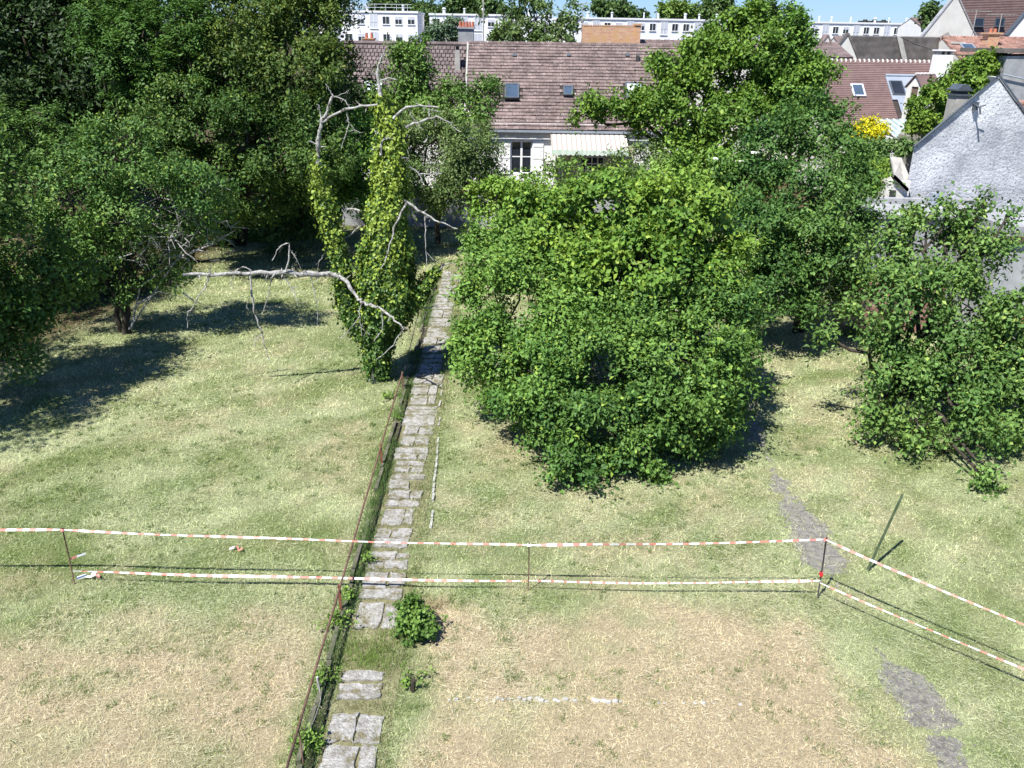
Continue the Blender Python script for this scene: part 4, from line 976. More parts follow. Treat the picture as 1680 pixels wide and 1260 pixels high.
b = G(525, 1140); mb = MB(); P = np.array([b + np.array((0, 0, .2)), b + np.array((.06, -.2, .1)), b + np.array((.06, -.5, .12)), b + np.array((0, -.85, .05))]); mb.tube(P, .004, 4); tag(mb.build('wire', M['dead']), 'thin pale wire trailing from the white peg along the edging', 'wire')

# ------------------------------------------------------------------ buildings
def roof_frame(p_eave_l, p_eave_r, p_ridge_l):
    e = np.asarray(p_eave_l, float); u = np.asarray(p_eave_r, float) - e; Lu = np.linalg.norm(u); u /= Lu
    v = np.asarray(p_ridge_l, float) - e; v = v - u * (v @ u); Lv = np.linalg.norm(v); v /= Lv
    n = np.cross(u, v)
    if n[2] < 0: n = -n
    return e, u, v, n, Lu, Lv
def tiles(fr, tw, ex, parent, mat, keep=0, skip=None, th=.030, seed=1, gap=.010, vg=.042, name='roof_tile'):
    """lay courses of tiles; the `keep` lowest ones are objects, the rest one mesh"""
    e, u, v, n, Lu, Lv = fr; q = random.Random(seed); rest = MB(); cnt = 0; me = None
    nr = int(Lv / ex); nc = int(Lu / tw)
    for r in range(nr):
        off = (r % 2) * .5
        for c_ in range(-1 if off else 0, nc):
            a = max(0, (c_ + off) * tw); b_ = min(Lu, (c_ + off + 1) * tw)
            if b_ - a < tw * .3: continue
            if skip and skip((a + b_) / 2, (r + .5) * ex): continue
            j = q.uniform(-.006, .006); k_ = q.uniform(0, .012)
            o_ = e + u * (a + gap / 2) + v * (r * ex + j) + n * (.012 + k_)
            full = abs((b_ - a) - tw) < 1e-6
            if full and cnt < keep:
                cnt += 1
                if me is None:
                    t_ = MB(); t_.obox((0, 0, 0), u * (tw - gap), v * (ex - vg) - n * .008, n * th); ob = t_.build(name, mat, parent); me = ob.data
                else:
                    ob = bpy.data.objects.new(name, me); COL.objects.link(ob); ob.parent = parent
                ob.location = Vector(o_) - wloc(parent)
            else:
                rest.obox(o_, u * (b_ - a - gap), v * (ex - vg) - n * .008, n * th)
    o = rest.build('upper_tiles', mat, parent); o['kind'] = 'stuff'
    return o
def courses(fr, ex, parent, mat, skip=None, th=.03):
    e, u, v, n, Lu, Lv = fr; mb_ = MB()
    for r in range(int(Lv / ex)):
        segs = [(0, Lu)] if not skip else skip(r * ex, Lu)
        for a, b_ in segs: mb_.obox(e + u * a + v * (r * ex - .01) + n * .012, u * (b_ - a), v * (ex - .025) - n * (th * .3), n * th)
    o = mb_.build('tile_courses', mat, parent); o['kind'] = 'stuff'
    return o
def roof_slab(fr, th=.12):
    e, u, v, n, Lu, Lv = fr; mb_ = MB(); mb_.obox(e - n * th, u * Lu, v * Lv, n * th); return mb_
def skylight(fr, uu, vv, w, h, parent, label, tilt=.0, glassm='glassblue', frame='slate'):
    e, u, v, n, Lu, Lv = fr; o_ = e + u * (uu - w / 2) + v * (vv - h / 2) + n * .06
    mb_ = MB(); t = .09
    mb_.obox(o_, u * w, v * t, n * .07); mb_.obox(o_ + v * (h - t), u * w, v * t, n * .07)
    mb_.obox(o_ + v * t, u * t, v * (h - 2 * t), n * .07); mb_.obox(o_ + v * t + u * (w - t), u * t, v * (h - 2 * t), n * .07)
    f_ = mb_.build('skylight', M[frame], parent); f_['label'] = label
    mb_ = MB(); mb_.obox(o_ + u * t + v * t + n * .02, u * (w - 2 * t), v * (h - 2 * t), n * .03 + v * 0)
    mb_.build('pane', M[glassm], f_)
    if tilt:
        mb_ = MB(); mb_.obox(o_ - v * .02 + n * .072, u * w, v * .06, n * (.05 + tilt)); mb_.build('sash', M[frame], f_)
    return f_
def uv_of(fr, px, py):               # where a photo pixel meets a roof plane
    e, u, v, n, Lu, Lv = fr; d = ray(px, py); o_ = np.array((0, 0, H)); t = ((e - o_) @ n) / (d @ n); p = o_ + d * t - e
    return p @ u, p @ v

# --- white house with the awning
YE, YR = 46.6, 51.0
ze = AT(900, 213, YE)[2]; zr = AT(900, 72, YR)[2]; xl = AT(768, 71, YR)[0]; xr = AT(1130, 72, YR)[0]
hs = empty('house', (xl + 5, 49, 0), 'white house with big brown tiled roof, two roof windows and a striped awning', 'house')
yw = YE + .22; yb = 2 * YR - YE - .45
wz = ze + .30
win = (AT(838, 250, yw)[0], AT(873, 250, yw)[0], AT(838, 285, yw)[2], AT(838, 231, yw)[2])
mb = MB()
mb.box(xl + .15, win[0], yw, yw + .3, 0, wz); mb.box(win[1], xr - .15, yw, yw + .3, 0, wz); mb.box(win[0], win[1], yw, yw + .3, win[3], wz); mb.box(win[0], win[1], yw, yw + .3, 0, win[2])
mb.box(xl + .15, xl + .45, yw + .3, yb, 0, wz); mb.box(xr - .45, xr - .15, yw + .3, yb, 0, wz); mb.box(xl + .45, xr - .45, yb - .3, yb, 0, wz)
for xx in (xl + .16, xr - .44): mb.prism([(xx, yw, wz), (xx, yb, wz), (xx, YR, zr - .2)], (.28, 0, 0))
mb.build('wall', M['white'], hs)
fr = roof_frame((xl, YE, ze), (xr, YE, ze), (xl, YR, zr))
rf = roof_slab(fr); frb = roof_frame((xr, 2 * YR - YE, ze), (xl, 2 * YR - YE, ze), (xr, YR, zr)); e, u, v, n, Lu, Lv = frb; rf.obox(e - n * .12, u * Lu, v * Lv, n * .12)
rf = rf.build('roof', M['underlay'], hs)
sk = [(840, 152, .80, 1.15), (932, 151, .55, .75), (1040, 150, .95, 1.1)]
skuv = [(*uv_of(fr, a, b_), w_, h_) for a, b_, w_, h_ in sk]
tiles(fr, .37, .235, rf, M['tile'], 300, lambda a, b_: any(abs(a - s[0]) < s[2] / 2 + .12 and abs(b_ - s[1]) < s[3] / 2 + .02 for s in skuv))
for s, lb, tl, gm in zip(skuv, ('larger roof window on the left', 'small roof window in the middle', 'pale roof window behind the maple'), (.10, .06, 0), ('glassblue', 'glassblue', 'shutter')): skylight(fr, *s, hs, lb, tl, gm)
mb = MB()
for q in range(34):
    x0 = xl + q * (xr - xl) / 34; x1 = xl + (q + 1) * (xr - xl) / 34 - .02
    mb.tube([(x0, YR, zr - .03), (x1, YR, zr - .03)], [.14, .125], 8)
mb.build('ridge_tiles', M['tile'], rf)['kind'] = 'stuff'
mb = MB(); mb.box(xl, xr, YE - .13, YE - .02, ze - .14, ze - .03); mb.build('gutter', M['zinc'], hs)
mb = MB(); mb.obox(fr[0] - fr[1] * .06 - fr[3] * .14, fr[1] * .10, fr[2] * fr[5], fr[3] * .22); mb.build('verge', M['mortar'], hs)
for px in (841, 930, 1026): 
    a, b_ = uv_of(fr, px, 94); mb = MB(); o_ = fr[0] + fr[1] * a + fr[2] * b_ + fr[3] * .05; mb.obox(o_, fr[1] * .22, fr[2] * .18, fr[3] * .07); mb.build('vent_tile', M['slate'], rf)
a, b_ = uv_of(fr, 1043, 103); o_ = fr[0] + fr[1] * a + fr[2] * b_; mb = MB(); mb.obox(o_, fr[1] * .2, fr[2] * .2, (0, 0, .35)); mb.build('vent_pipe', M['darkmetal'], hs)
# french window and shutters
wx0, wx1, wz0, wz1 = win
mb = MB(); t = .07; mid = (wx0 + wx1) / 2; y0 = yw + .08
for x0, x1 in ((wx0, wx0 + t), (wx1 - t, wx1), (mid - t * .8, mid + t * .8)): mb.box(x0, x1, y0, y0 + .07, wz0, wz1)
for x0, x1 in ((wx0 + t, mid - t * .8), (mid + t * .8, wx1 - t)):
    mb.box(x0, x1, y0, y0 + .07, wz0, wz0 + t); mb.box(x0, x1, y0, y0 + .07, wz1 - t, wz1)
    zz_ = wz0 + (wz1 - wz0) * .52; mb.box(x0, x1, y0, y0 + .07, zz_ - .025, zz_ + .025)
wo = mb.build('french_window', M['whitepaint'], hs)
for x0, x1 in ((wx0 + t, mid - t * .8), (mid + t * .8, wx1 - t)):
    mb = MB(); mb.box(x0, x1, y0 + .03, y0 + .045, wz0 + t, wz1 - t); mb.build('pane', M['glass'], wo)
sw = (wx1 - wx0) * .5
for x0 in (wx0 - sw - .03, wx1 + .03):
    mb = MB(); mb.box(x0, x0 + sw, yw - .055, yw - .01, wz0, wz1 + .04)
    for f_ in (.12, .5, .86): z_ = wz0 + (wz1 - wz0) * f_; mb.box(x0 + .03, x0 + sw - .03, yw - .075, yw - .057, z_ - .05, z_ + .05)
    mb.build('shutter', M['whitepaint'], hs)
# awning
ax0, ax1 = AT(903, 218, yw)[0], AT(1026, 218, yw)[0]; az = AT(903, 217, yw)[2]; ay = yw - 1.9; azf = AT(905, 246, ay)[2]
aw = empty('awning', ((ax0 + ax1) / 2, yw, az), 'extended beige striped awning with scalloped green edge on the white house', 'awning')
mb = MB(); mb.obox((ax0, yw - .06, az), (ax1 - ax0, 0, 0), (0, ay - yw, azf - az), (0, 0, .02)); mb.build('canvas', M['awning'], aw)
mb = MB(); ns = 16; P0 = []
for q in range(ns * 4 + 1):
    x_ = ax0 + (ax1 - ax0) * q / (ns * 4); P0.append((x_, azf - .20 - .07 * abs(math.sin(q / 4 * math.pi))))
for (xa, za), (xb, zb) in zip(P0[:-1], P0[1:]): mb.solid([(xa, ay - .075, za), (xb, ay - .075, zb), (xb, ay - .063, zb), (xa, ay - .063, za), (xa, ay - .075, azf + .01), (xb, ay - .075, azf + .01), (xb, ay - .063, azf + .01), (xa, ay - .063, azf + .01)])
mb.build('valance', M['valance'], aw)
mb = MB(); mb.box(ax0 - .05, ax1 + .05, yw - .19, yw - .02, az + .03, az + .17); mb.build('cassette', M['whitepaint'], aw)
for x_ in (ax0 + .25, ax1 - .3):
    mb = MB(); mb.tube([(x_, yw - .05, az - .10), (x_ + .1, (yw + ay) / 2, (az + azf) / 2 - .20), (x_, ay - .03, azf - .05)], .025, 6); mb.build('arm', M['whitepaint'], aw)
mb = MB(); mb.box(AT(925, 262, yw)[0], ax1 + .5, yw - .03, yw - .004, .2, az - .5); mb.build('porch_wall', M['beige'], hs)
dx0, dx1 = AT(952, 262, yw)[0], AT(990, 262, yw)[0]; dz1 = AT(952, 257, yw)[2]
mb = MB()
for x_ in np.linspace(dx0, dx1, 5): mb.box(x_ - .03, x_ + .03, yw - .10, yw - .035, .2, dz1)
for z_ in np.linspace(.2, dz1, 6): mb.box(dx0, dx1, yw - .095, yw - .04, z_ - .025, z_ + .025)
do = mb.build('garden_door', M['whitepaint'], hs); mb = MB(); mb.box(dx0, dx1, yw - .07, yw - .06, .2, dz1); mb.build('pane', M['glass'], do)
px_ = AT(907, 270, yw - .9)[0]; mb = MB(); mb.box(px_ - .13, px_ + .13, yw - .9, yw - .03, 0, AT(907, 252, yw - .9)[2]); mb.build('buttress', M['white'], hs)

# --- left neighbour with dark interlocking tiles
e_z = AT(680, 150, 48.5)[2]; r_z = AT(680, 71, 52)[2]; x0, x1 = AT(560, 71, 52)[0], xl - .12
hl = empty('house', ((x0 + x1) / 2, 50, 0), 'left neighbour house with dark interlocking tiles and tall grey flue', 'house')
fl = roof_frame((x0, 47.6, e_z - .9), (x1, 47.6, e_z - .9), (x0, 52, r_z))
rl = roof_slab(fl); fb = roof_frame((x1, 56.4, e_z - .9), (x0, 56.4, e_z - .9), (x1, 52, r_z)); rl.obox(fb[0] - fb[3] * .12, fb[1] * fb[4], fb[2] * fb[5], fb[3] * .12); rl = rl.build('roof', M['underlay'], hl)
tiles(fl, .24, .33, rl, M['tiledark'], 0, gap=.05, th=.05)
mb = MB(); mb.box(x0 + .2, x1 - .1, 48, 48.3, 0, e_z - .8); mb.box(x0 + .2, x0 + .5, 48.3, 56, 0, e_z - .8); mb.box(x1 - .4, x1 - .1, 48.3, 56, 0, e_z - .8); mb.prism([(x0 + .25, 48, e_z - .8), (x0 + .25, 56, e_z - .8), (x0 + .25, 52, r_z - .2)], (.2, 0, 0)); mb.build('wall', M['white'], hl)
mb = MB(); mb.tube([(x0, 52, r_z - .02), (x1, 52, r_z - .02)], .13, 8); mb.build('ridge_tiles', M['tiledark'], rl)
skylight(fl, *uv_of(fl, 612, 145), 1.0, .9, hl, 'pale skylight half hidden by the dead tree top', 0, 'shutter', 'shutter')
c0 = AT(751, 75, 51); c1 = AT(775, 75, 51); tz_ = AT(760, 47, 51)[2]
mb = MB(); mb.box(c0[0] - .05, c1[0] + .0, 52.3, 53.1, r_z - 1.2, tz_); mb.box(c0[0] - .12, c1[0] + .07, 52.22, 53.18, tz_, tz_ + .10); ch = mb.build('chimney', M['concrete'], hl)
for q in range(5):
    xx = c0[0] + .05 + q * (c1[0] - c0[0] - .1) / 4; mb = MB(); mb.tube([(xx, 52.7, tz_ + .10), (xx, 52.7, tz_ + .40)], [.09, .07], 8); mb.build('chimney_pot', M['pot'], ch)
f0 = AT(751, 130, 50.2); mb = MB(); mb.box(f0[0] - .14, f0[0] + .14, 50.1, 50.4, f0[2] - 1, AT(751, 82, 50.2)[2]); fo = mb.build('flue', M['mortar'], hl); ft = AT(751, 82, 50.2)[2]
mb = MB(); mb.box(f0[0] - .09, f0[0] + .09, 50.15, 50.35, ft, ft + .18, 0); mb.box(f0[0] - .17, f0[0] + .17, 50.07, 50.43, ft + .18, ft + .25, 0); mb.build('flue_cowl', M['darkmetal'], fo)
p = AT(606, 66, 54); mb = MB(); mb.box(p[0] - .3, p[0] + .3, 53.7, 54.3, r_z - 1, p[2] + .05); mb.box(p[0] - .36, p[0] + .36, 53.64, 54.36, p[2] + .05, p[2] + .12); c_ = mb.build('chimney', M['brick'], hl)
for q in (-.15, .15): mb = MB(); mb.tube([(p[0] + q, 54, p[2] + .12), (p[0] + q, 54, p[2] + .42)], [.09, .07], 8); mb.build('chimney_pot', M['pot'], c_)

# --- brick chimney stack wall behind the white house ridge
a = AT(955, 72, 57); b_ = AT(1043, 44, 57)
bs_ = empty('brick_stack', ((a[0] + b_[0]) / 2, 57.3, 0), 'broad orange brick gable stack rising behind the white house ridge', 'wall')
mb = MB(); mb.box(a[0], b_[0], 57, 57.8, 0, b_[2]); mb.build('brick_face', M['brick'], bs_)
mb = MB(); mb.box(b_[0] - .02, b_[0] + .32, 56.9, 57.9, 0, b_[2] + .08); mb.box(b_[0] - .06, b_[0] + .36, 56.84, 57.96, b_[2] + .08, b_[2] + .2); mb.build('brick_pier', M['brick'], bs_)
for q in range(22):
    xx = a[0] + .05 + q * (b_[0] - a[0] - .1) / 22
    mb = MB(); mb.box(xx, xx + .10, 56.98, 57.4, b_[2] + .003, b_[2] + .08); mb.build('brick', M['brick'], bs_)

# --- right house, smooth brown tiles
xa, xb = AT(1335, 100, 52)[0], AT(1562, 100, 52)[0]; zr2 = AT(1440, 101, 52)[2]; ze2 = AT(1440, 208, 47.8)[2]
hr = empty('house', ((xa + xb) / 2, 50, 0), 'right house with smooth brown tiled roof, zinc dormer and white chimney', 'house')
f2 = roof_frame((xa, 47.8, ze2), (xb, 47.8, ze2), (xa, 52, zr2))
r2 = roof_slab(f2); f2b = roof_frame((xb, 56.2, ze2), (xa, 56.2, ze2), (xb, 52, zr2)); r2.obox(f2b[0] - f2b[3] * .12, f2b[1] * f2b[4], f2b[2] * f2b[5], f2b[3] * .12); r2 = r2.build('roof', M['underlay'], hr)
du0 = uv_of(f2, 1452, 127); du1 = uv_of(f2, 1498, 127); dlo = uv_of(f2, 1468, 203)
def skp(v_, Lu_):
    if v_ > du0[1]: return [(0, Lu_)]
    return [(0, du0[0]), (min(Lu_ - .1, du1[0] + .6), Lu_)]
courses(f2, .15, r2, M['tilered'], skp)
mb = MB(); mb.box(xa + .2, xb - .2, 48.2, 48.5, 0, ze2 + .1); mb.box(xa + .2, xa + .5, 48.5, 55.8, 0, ze2 + .1); mb.box(xb - .5, xb - .2, 48.5, 55.8, 0, ze2 + .1); mb.build('wall', M['cream'], hr)
for q in range(30):
    x_ = xa + q * (xb - xa) / 30; mb = MB(); mb.tube([(x_, 52, zr2 - .03), (x_ + (xb - xa) / 30 - .07, 52, zr2 - .03)], [.13, .12], 8); mb.build('ridge_tile', M['tilered'], r2)
mb = MB()
for q in range(31): x_ = xa + q * (xb - xa) / 30; mb.tube([(x_ - .075, 52, zr2 - .02), (x_ + .005, 52, zr2 - .02)], .155, 8)
mb.build('ridge_mortar', M['ridge'], r2)
skylight(f2, *uv_of(f2, 1407, 150), .72, 1.0, hr, 'roof window with pale blue glass', 0, 'glassblue', 'shutter')
# zinc dormer sunk in the slope
e, u, v, n, Lu, Lv = f2
A_ = e + u * du0[0] + v * du0[1]; wd_ = du1[0] - du0[0] + .5
mb = MB(); mb.obox(A_ + n * .05, u * wd_, v * .12, n * .10)
mb.obox(e + u * du0[0] + v * (du0[1] - 1.9) + n * .03, u * wd_, v * 1.9, n * .05)
mb.obox(e + u * (du0[0] + .25) + v * 0 + n * .10, u * (wd_ - .25), v * (du0[1] - 1.9), n * .04)
dm = mb.build('dormer', M['zinc'], hr)
mb = MB()
for q in range(5): mb.obox(e + u * (du0[0] + .30 + q * (wd_ - .3) / 5) + n * .14, u * .03, v * (du0[1] - 1.9), n * .03)
mb.build('seam', M['zinc'], dm)
w0 = uv_of(f2, 1455, 140); mb = MB(); mb.obox(e + u * (du0[0] + .08) + v * (du0[1] - 1.55) + n * .085, u * .75, v * 1.15, n * .05); mb.build('frame', M['slate'], dm)
mb = MB(); mb.obox(e + u * (du0[0] + .16) + v * (du0[1] - 1.47) + n * .137, u * .59, v * .99, n * .02); mb.build('pane', M['glass'], dm)
# stone gable dormer, its ridge running to the right
p0 = AT(1513, 143, 46.6); rd = unit(np.array((.9, .45, 0))); wd2 = np.array((-rd[1], rd[0], 0)); W2 = .95; zs = p0[2]; gtop = AT(1503, 124, 47)[2]
hd = empty('small_dormer', p0 + wd2 * .5, 'small stone gabled dormer with brown tiles beside the zinc dormer', 'dormer')
P1 = p0 + wd2 * W2; mid_ = (p0 + P1) / 2; mid_[2] = gtop; dn = lambda p_, z_: np.array((p_[0], p_[1], z_))
mb = MB()
mb.prism([p0, P1, mid_], rd * .12); mb.prism([dn(p0, 0), p0 + wd2 * .0, p0 + wd2 * .22, dn(p0 + wd2 * .22, 0)], rd * .12); mb.prism([dn(P1, 0), P1, P1 - wd2 * .30, dn(P1 - wd2 * .30, 0)], rd * .12)
mb.prism([dn(p0, 0), p0, p0 + rd * 1.3, dn(p0 + rd * 1.3, 0)], wd2 * .1); mb.build('stone_face', M['cream'], hd)
mb = MB(); q0 = p0 + wd2 * .22 + rd * .06; mb.prism([dn(q0, zs - 1.1), q0 - (0, 0, .004), q0 + wd2 * (W2 - .52) - (0, 0, .004), dn(q0 + wd2 * (W2 - .52), zs - 1.1)], rd * .04); mb.build('window', M['brown'], hd)
mb = MB(); up_ = np.array((0, 0, .05)); mb.obox(p0 - wd2 * .10 - rd * .1 - (0, 0, .08), mid_ - p0 + wd2 * .10 + (0, 0, .12), rd * 1.5, up_); mb.obox(P1 + wd2 * .10 - rd * .1 - (0, 0, .08), mid_ - P1 - wd2 * .10 + (0, 0, .12), rd * 1.5, up_ * .9); mb.build('roof', M['tilered'], hd)
for q in range(5):
    o_ = mid_ - rd * .1 + (0, 0, .08) + rd * q * .3; mb = MB(); mb.tube([o_, o_ + rd * .24], .07, 8); mb.build('ridge_tile', M['ridge'], hd)
# white chimney
c0 = AT(1531, 124, 50.5); c1 = AT(1553, 90, 50.5); mb = MB(); mb.solid([(c0[0] - .1, 50.2, 2), (c0[0] + .85, 50.2, 2), (c0[0] + .85, 51, 2), (c0[0] - .1, 51, 2), (c1[0] - .55, 50.2, c1[2]), (c1[0] + .25, 50.2, c1[2]), (c1[0] + .25, 51, c1[2]), (c1[0] - .55, 51, c1[2])]); cw = mb.build('chimney', M['white'], hr)
for q in range(3):
    mb = MB(); x_ = c1[0] - .5 + q * .3; mb.box(x_, x_ + .10, 50.25, 50.95, c1[2] + .002, c1[2] + .2); mb.build('chimney_brick', M['mortar'], cw)
mb = MB(); mb.box(c1[0] - .6, c1[0] + .3, 50.15, 51.05, c1[2] + .2, c1[2] + .27); mb.build('chimney_cap', M['whitepaint'], cw)
# glass veranda
v0 = AT(1453, 211, 44); vz = v0[2]; vb = AT(1480, 196, 46.5); ve = empty('veranda', (v0[0] + 1.4, 45, 0), 'glass roofed veranda with white bars below the brown roof', 'veranda')
mb = MB(); xe = AT(1520, 211, 44)[0]; A0 = np.array((v0[0], 42.6, AT(1453, 227, 42.6)[2])); B0 = np.array((v0[0] + .2, 46.2, AT(1480, 197, 46.2)[2])); nb = 6
for q in range(nb + 1):
    s_ = A0 + np.array(((xe - A0[0]) * q / nb, 0, 0)); mb.obox(s_, (.05, 0, 0), B0 - A0, (0, 0, .07))
mb.obox(A0 - (0, .05, 0), (xe - A0[0] + .05, 0, 0), (0, .05, 0), (0, 0, .07)); mb.build('bar', M['whitepaint'], ve)
for q in range(nb):
    s_ = A0 + np.array(((xe - A0[0]) * q / nb + .052, 0, .02)); mb = MB(); mb.obox(s_, ((xe - A0[0]) / nb - .056, 0, 0), B0 - A0, (0, 0, .02)); mb.build('pane', M['glassgreen'], ve)
mb = MB(); mb.box(A0[0], xe, 42.6, 42.75, 0, A0[2] - .01); mb.box(A0[0], A0[0] + .1, 42.75, 46.2, 0, A0[2] - .01); mb.build('wall', M['white'], ve)

# --- grey roofed house with pale gable
def ridge_house(name, label, px0, px1, py_r, py_e, Yr, run, roofm, wallm, ex=.22, gable_px=None):
    zr_ = AT((px0 + px1) / 2, py_r, Yr)[2]; ze_ = AT((px0 + px1) / 2, py_e, Yr - run)[2]; xa_, xb_ = AT(px0, py_r, Yr)[0], AT(px1, py_r, Yr)[0]
    h_ = empty(name, ((xa_ + xb_) / 2, Yr, 0), label, 'house')
    f_ = roof_frame((xa_, Yr - run, ze_), (xb_, Yr - run, ze_), (xa_, Yr, zr_)); r_ = roof_slab(f_); fb_ = roof_frame((xb_, Yr + run, ze_), (xa_, Yr + run, ze_), (xb_, Yr, zr_))
    r_.obox(fb_[0] - fb_[3] * .12, fb_[1] * fb_[4], fb_[2] * fb_[5], fb_[3] * .12); r_ = r_.build('roof', M[roofm], h_)
    courses(f_, ex, r_, M[roofm])
    mb_ = MB()
    for x_ in (xa_ + .01, xb_ - .31): mb_.prism([(x_, Yr - run + .3, 0), (x_, Yr + run - .3, 0), (x_, Yr + run - .3, ze_), (x_, Yr, zr_ - .13), (x_, Yr - run + .3, ze_)], (.3, 0, 0))
    mb_.box(xa_ + .312, xb_ - .312, Yr - run + .3, Yr - run + .6, 0, ze_ - .05); mb_.build('wall', M[wallm], h_)
    mb_ = MB(); k_ = max(4, int((xb_ - xa_) / .5))
    for q in range(k_): mb_.tube([(xa_ + (xb_ - xa_) * q / k_, Yr, zr_), (xa_ + (xb_ - xa_) * (q + .93) / k_, Yr, zr_)], [.13, .12], 8)
    mb_.build('ridge_tiles', M[roofm], r_)['kind'] = 'stuff'
    return h_, f_, r_
def front_gable(name, label, pxl, pxa, pxr, pya, pyb, Yf, length, wallm, roofm, skew=.0):
    """house whose gable faces the camera; ridge runs back (skewed to the right)"""
    a_ = AT(pxa, pya, Yf); l_ = AT(pxl, pyb, Yf); r_ = AT(pxr, pyb, Yf); z_ = (l_[2] + r_[2]) / 2
    h_ = empty(name, (a_[0], Yf, 0), label, 'house'); V_ = np.array((skew * length, length, 0))
    l_[2] = r_[2] = z_
    mb_ = MB(); mb_.prism([(l_[0], Yf, 0), (r_[0], Yf, 0), r_, a_, l_], V_); mb_.build('wall', M[wallm], h_)
    mb_ = MB(); o1 = np.array((0, -.06, .03))
    mb_.obox(l_ + o1, a_ - l_, V_, (-.06, 0, .13)); mb_.obox(a_ + o1 + np.array((0, 0, .002)), r_ - a_, V_, (.06, 0, .13)); rf_ = mb_.build('roof', M[roofm], h_)
    return h_, a_, l_, r_
# ridge runs right and away, gable on the left
h_, a_, l_, r_ = front_gable('house', 'pale gabled house with long grey brown roof behind the brown roofed house', 1358, 1391, 1408, 58, 100, 62, .4, 'cream', 'tilegrey')
ar = a_ + np.array((AT(1534, 59, 65)[0] - a_[0], 2.5, 0)); er = r_ + (ar - a_) * 1.06
fg = roof_frame(r_ + (0, -.1, 0), r_ + (ar[0] - a_[0] + 1.2, -.1, 0), a_ + (0, -.1, 0)); mb = MB(); e, u, v, n, Lu, Lv = fg
mb.prism([r_ + n * .02, er + n * .02, ar + n * .02, a_ + n * .02], -n * .12); rg_ = mb.build('long_roof', M['tilegrey'], h_)
mb = MB(); k_ = 22
for q in range(k_):
    t0, t1 = q / k_, (q + 1.1) / k_
    p0 = r_ + (a_ - r_) * t0; p1 = er + (ar - er) * t0; p2 = er + (ar - er) * min(1, t1); p3 = r_ + (a_ - r_) * min(1, t1)
    mb.solid([p0 + n * .03, p1 + n * .03, p2 + n * .025, p3 + n * .025, p0 + n * .08, p1 + n * .08, p2 + n * .03, p3 + n * .03])
mb.build('tile_courses', M['tilegrey'], rg_)['kind'] = 'stuff'
p0 = r_ + (er - r_) * .45 + n * .09; p1 = a_ + (ar - a_) * .52 + n * .09; mb = MB(); mb.prism([p0, p0 + (.35, 0, 0), p1 + (.35, 0, 0), p1], n * .12); mb.build('parapet', M['mortar'], h_)
mb = MB(); mb.prism([er + n * .05, er + (1.0, 0, .0), ar + (.6, 0, .35), ar + n * .05], n * .1); mb.build('verge_wall', M['mortar'], h_)
front_gable('house', 'small pale gabled house left of the grey roofed one', 1338, 1358, 1368, 60, 86, 75, 1, 'cream', 'tile')
h_, f_, r_ = ridge_house('house', 'low orange brown roof behind the small pale gables', 1368, 1398, 61, 92, 78, 4, 'tile', 'cream')
h_, f_, r_ = ridge_house('house', 'low old tiled roof right of the brick stack, below the white block', 1050, 1375, 70, 92, 58, 3, 'tile', 'cream')
# --- old red roof and tall house at the right
h_, f_, r_ = ridge_house('house', 'house with old mottled red tiles below the tall brown roof', 1546, 1760, 63, 112, 64, 4.5, 'tileold', 'cream', .2)
skylight(f_, *uv_of(f_, 1588, 79), .9, .95, h_, 'blue roof window', 0, 'glassblue', 'zinc')
skylight(f_, *uv_of(f_, 1571, 73), 1.0, .25, h_, 'narrow roof window', 0, 'glass', 'mortar')
p = AT(1627, 56, 63); mb = MB(); mb.box(p[0] - .38, p[0] + .38, 62.6, 63.4, 5, p[2]); mb.box(p[0] - .55, p[0] + .55, 62.5, 63.5, p[2], p[2] + .1); c_ = mb.build('chimney', M['brick'], h_)
for q in (-.1, .2): mb = MB(); mb.tube([(p[0] + q, 63, p[2] + .1), (p[0] + q, 63, p[2] + .36)], [.11, .09], 8); mb.build('chimney_pot', M['pot'], c_)
h_, a_, l_, r_ = front_gable('house', 'tall house with a pale grey steep gable at the top right corner', 1505, 1569, 1606, -8, 72, 82, .5, 'cream', 'concrete')
ar = a_ + np.array((16, 2.0, 0)); er = r_ + (ar - a_); n = unit(np.cross(er - r_, a_ - r_)); n = n if n[2] > 0 else -n
mb = MB(); mb.prism([r_ + n * .02, er + n * .02, ar + n * .02, a_ + (0, .3, 0) + n * .02], -n * .15); rr_ = mb.build('long_roof', M['tilered'], h_)
mb = MB(); k_ = 30
for q in range(k_):
    t0, t1 = q / k_, min(1, (q + 1.1) / k_); p0 = r_ + (a_ - r_) * t0; p1 = er + (ar - er) * t0; p2 = er + (ar - er) * t1; p3 = r_ + (a_ - r_) * t1
    mb.solid([p0 + n * .03, p1 + n * .03, p2 + n * .025, p3 + n * .025, p0 + n * .08, p1 + n * .08, p2 + n * .03, p3 + n * .03])
mb.build('tile_courses', M['tilered'], rr_)['kind'] = 'stuff'
fr_ = roof_frame(r_, er, a_)
for px in (1605, 1639): skylight(fr_, *uv_of(fr_, px, 37), .95, .75, h_, 'dark roof window', .12, 'glass', 'slate')
front_gable('house', 'white gable cut off by the right edge at the top', 1652, 1712, 1790, -10, 62, 72, .5, 'white', 'slate')
for i_, (px, pyt, pyb, Yq, lb) in enumerate(((1600, 16, 52, 66, 'left thin television antenna in front of the tall brown roof'), (1641, 22, 62, 65, 'right thin television antenna beside the brick chimney'))):
    b = AT(px - 4, pyb, Yq); t = AT(px + 3, pyt, Yq); o = empty('antenna', b, lb, 'antenna'); mb = MB(); mb.tube([b - (0, 0, .6), t], .03, 6); mb.build('mast', M['mortar'], o)
    mb = MB(); mb.tube([t + (-1.0, 0, -.1), t + (1.1, 0, -.1)], .025, 5)
    for q in range(7): xx = -.9 + q * .3; mb.tube([t + (xx, -.3, -.1), t + (xx, .3, -.1)], .015, 4)
    mb.build('aerial', M['mortar'], o)
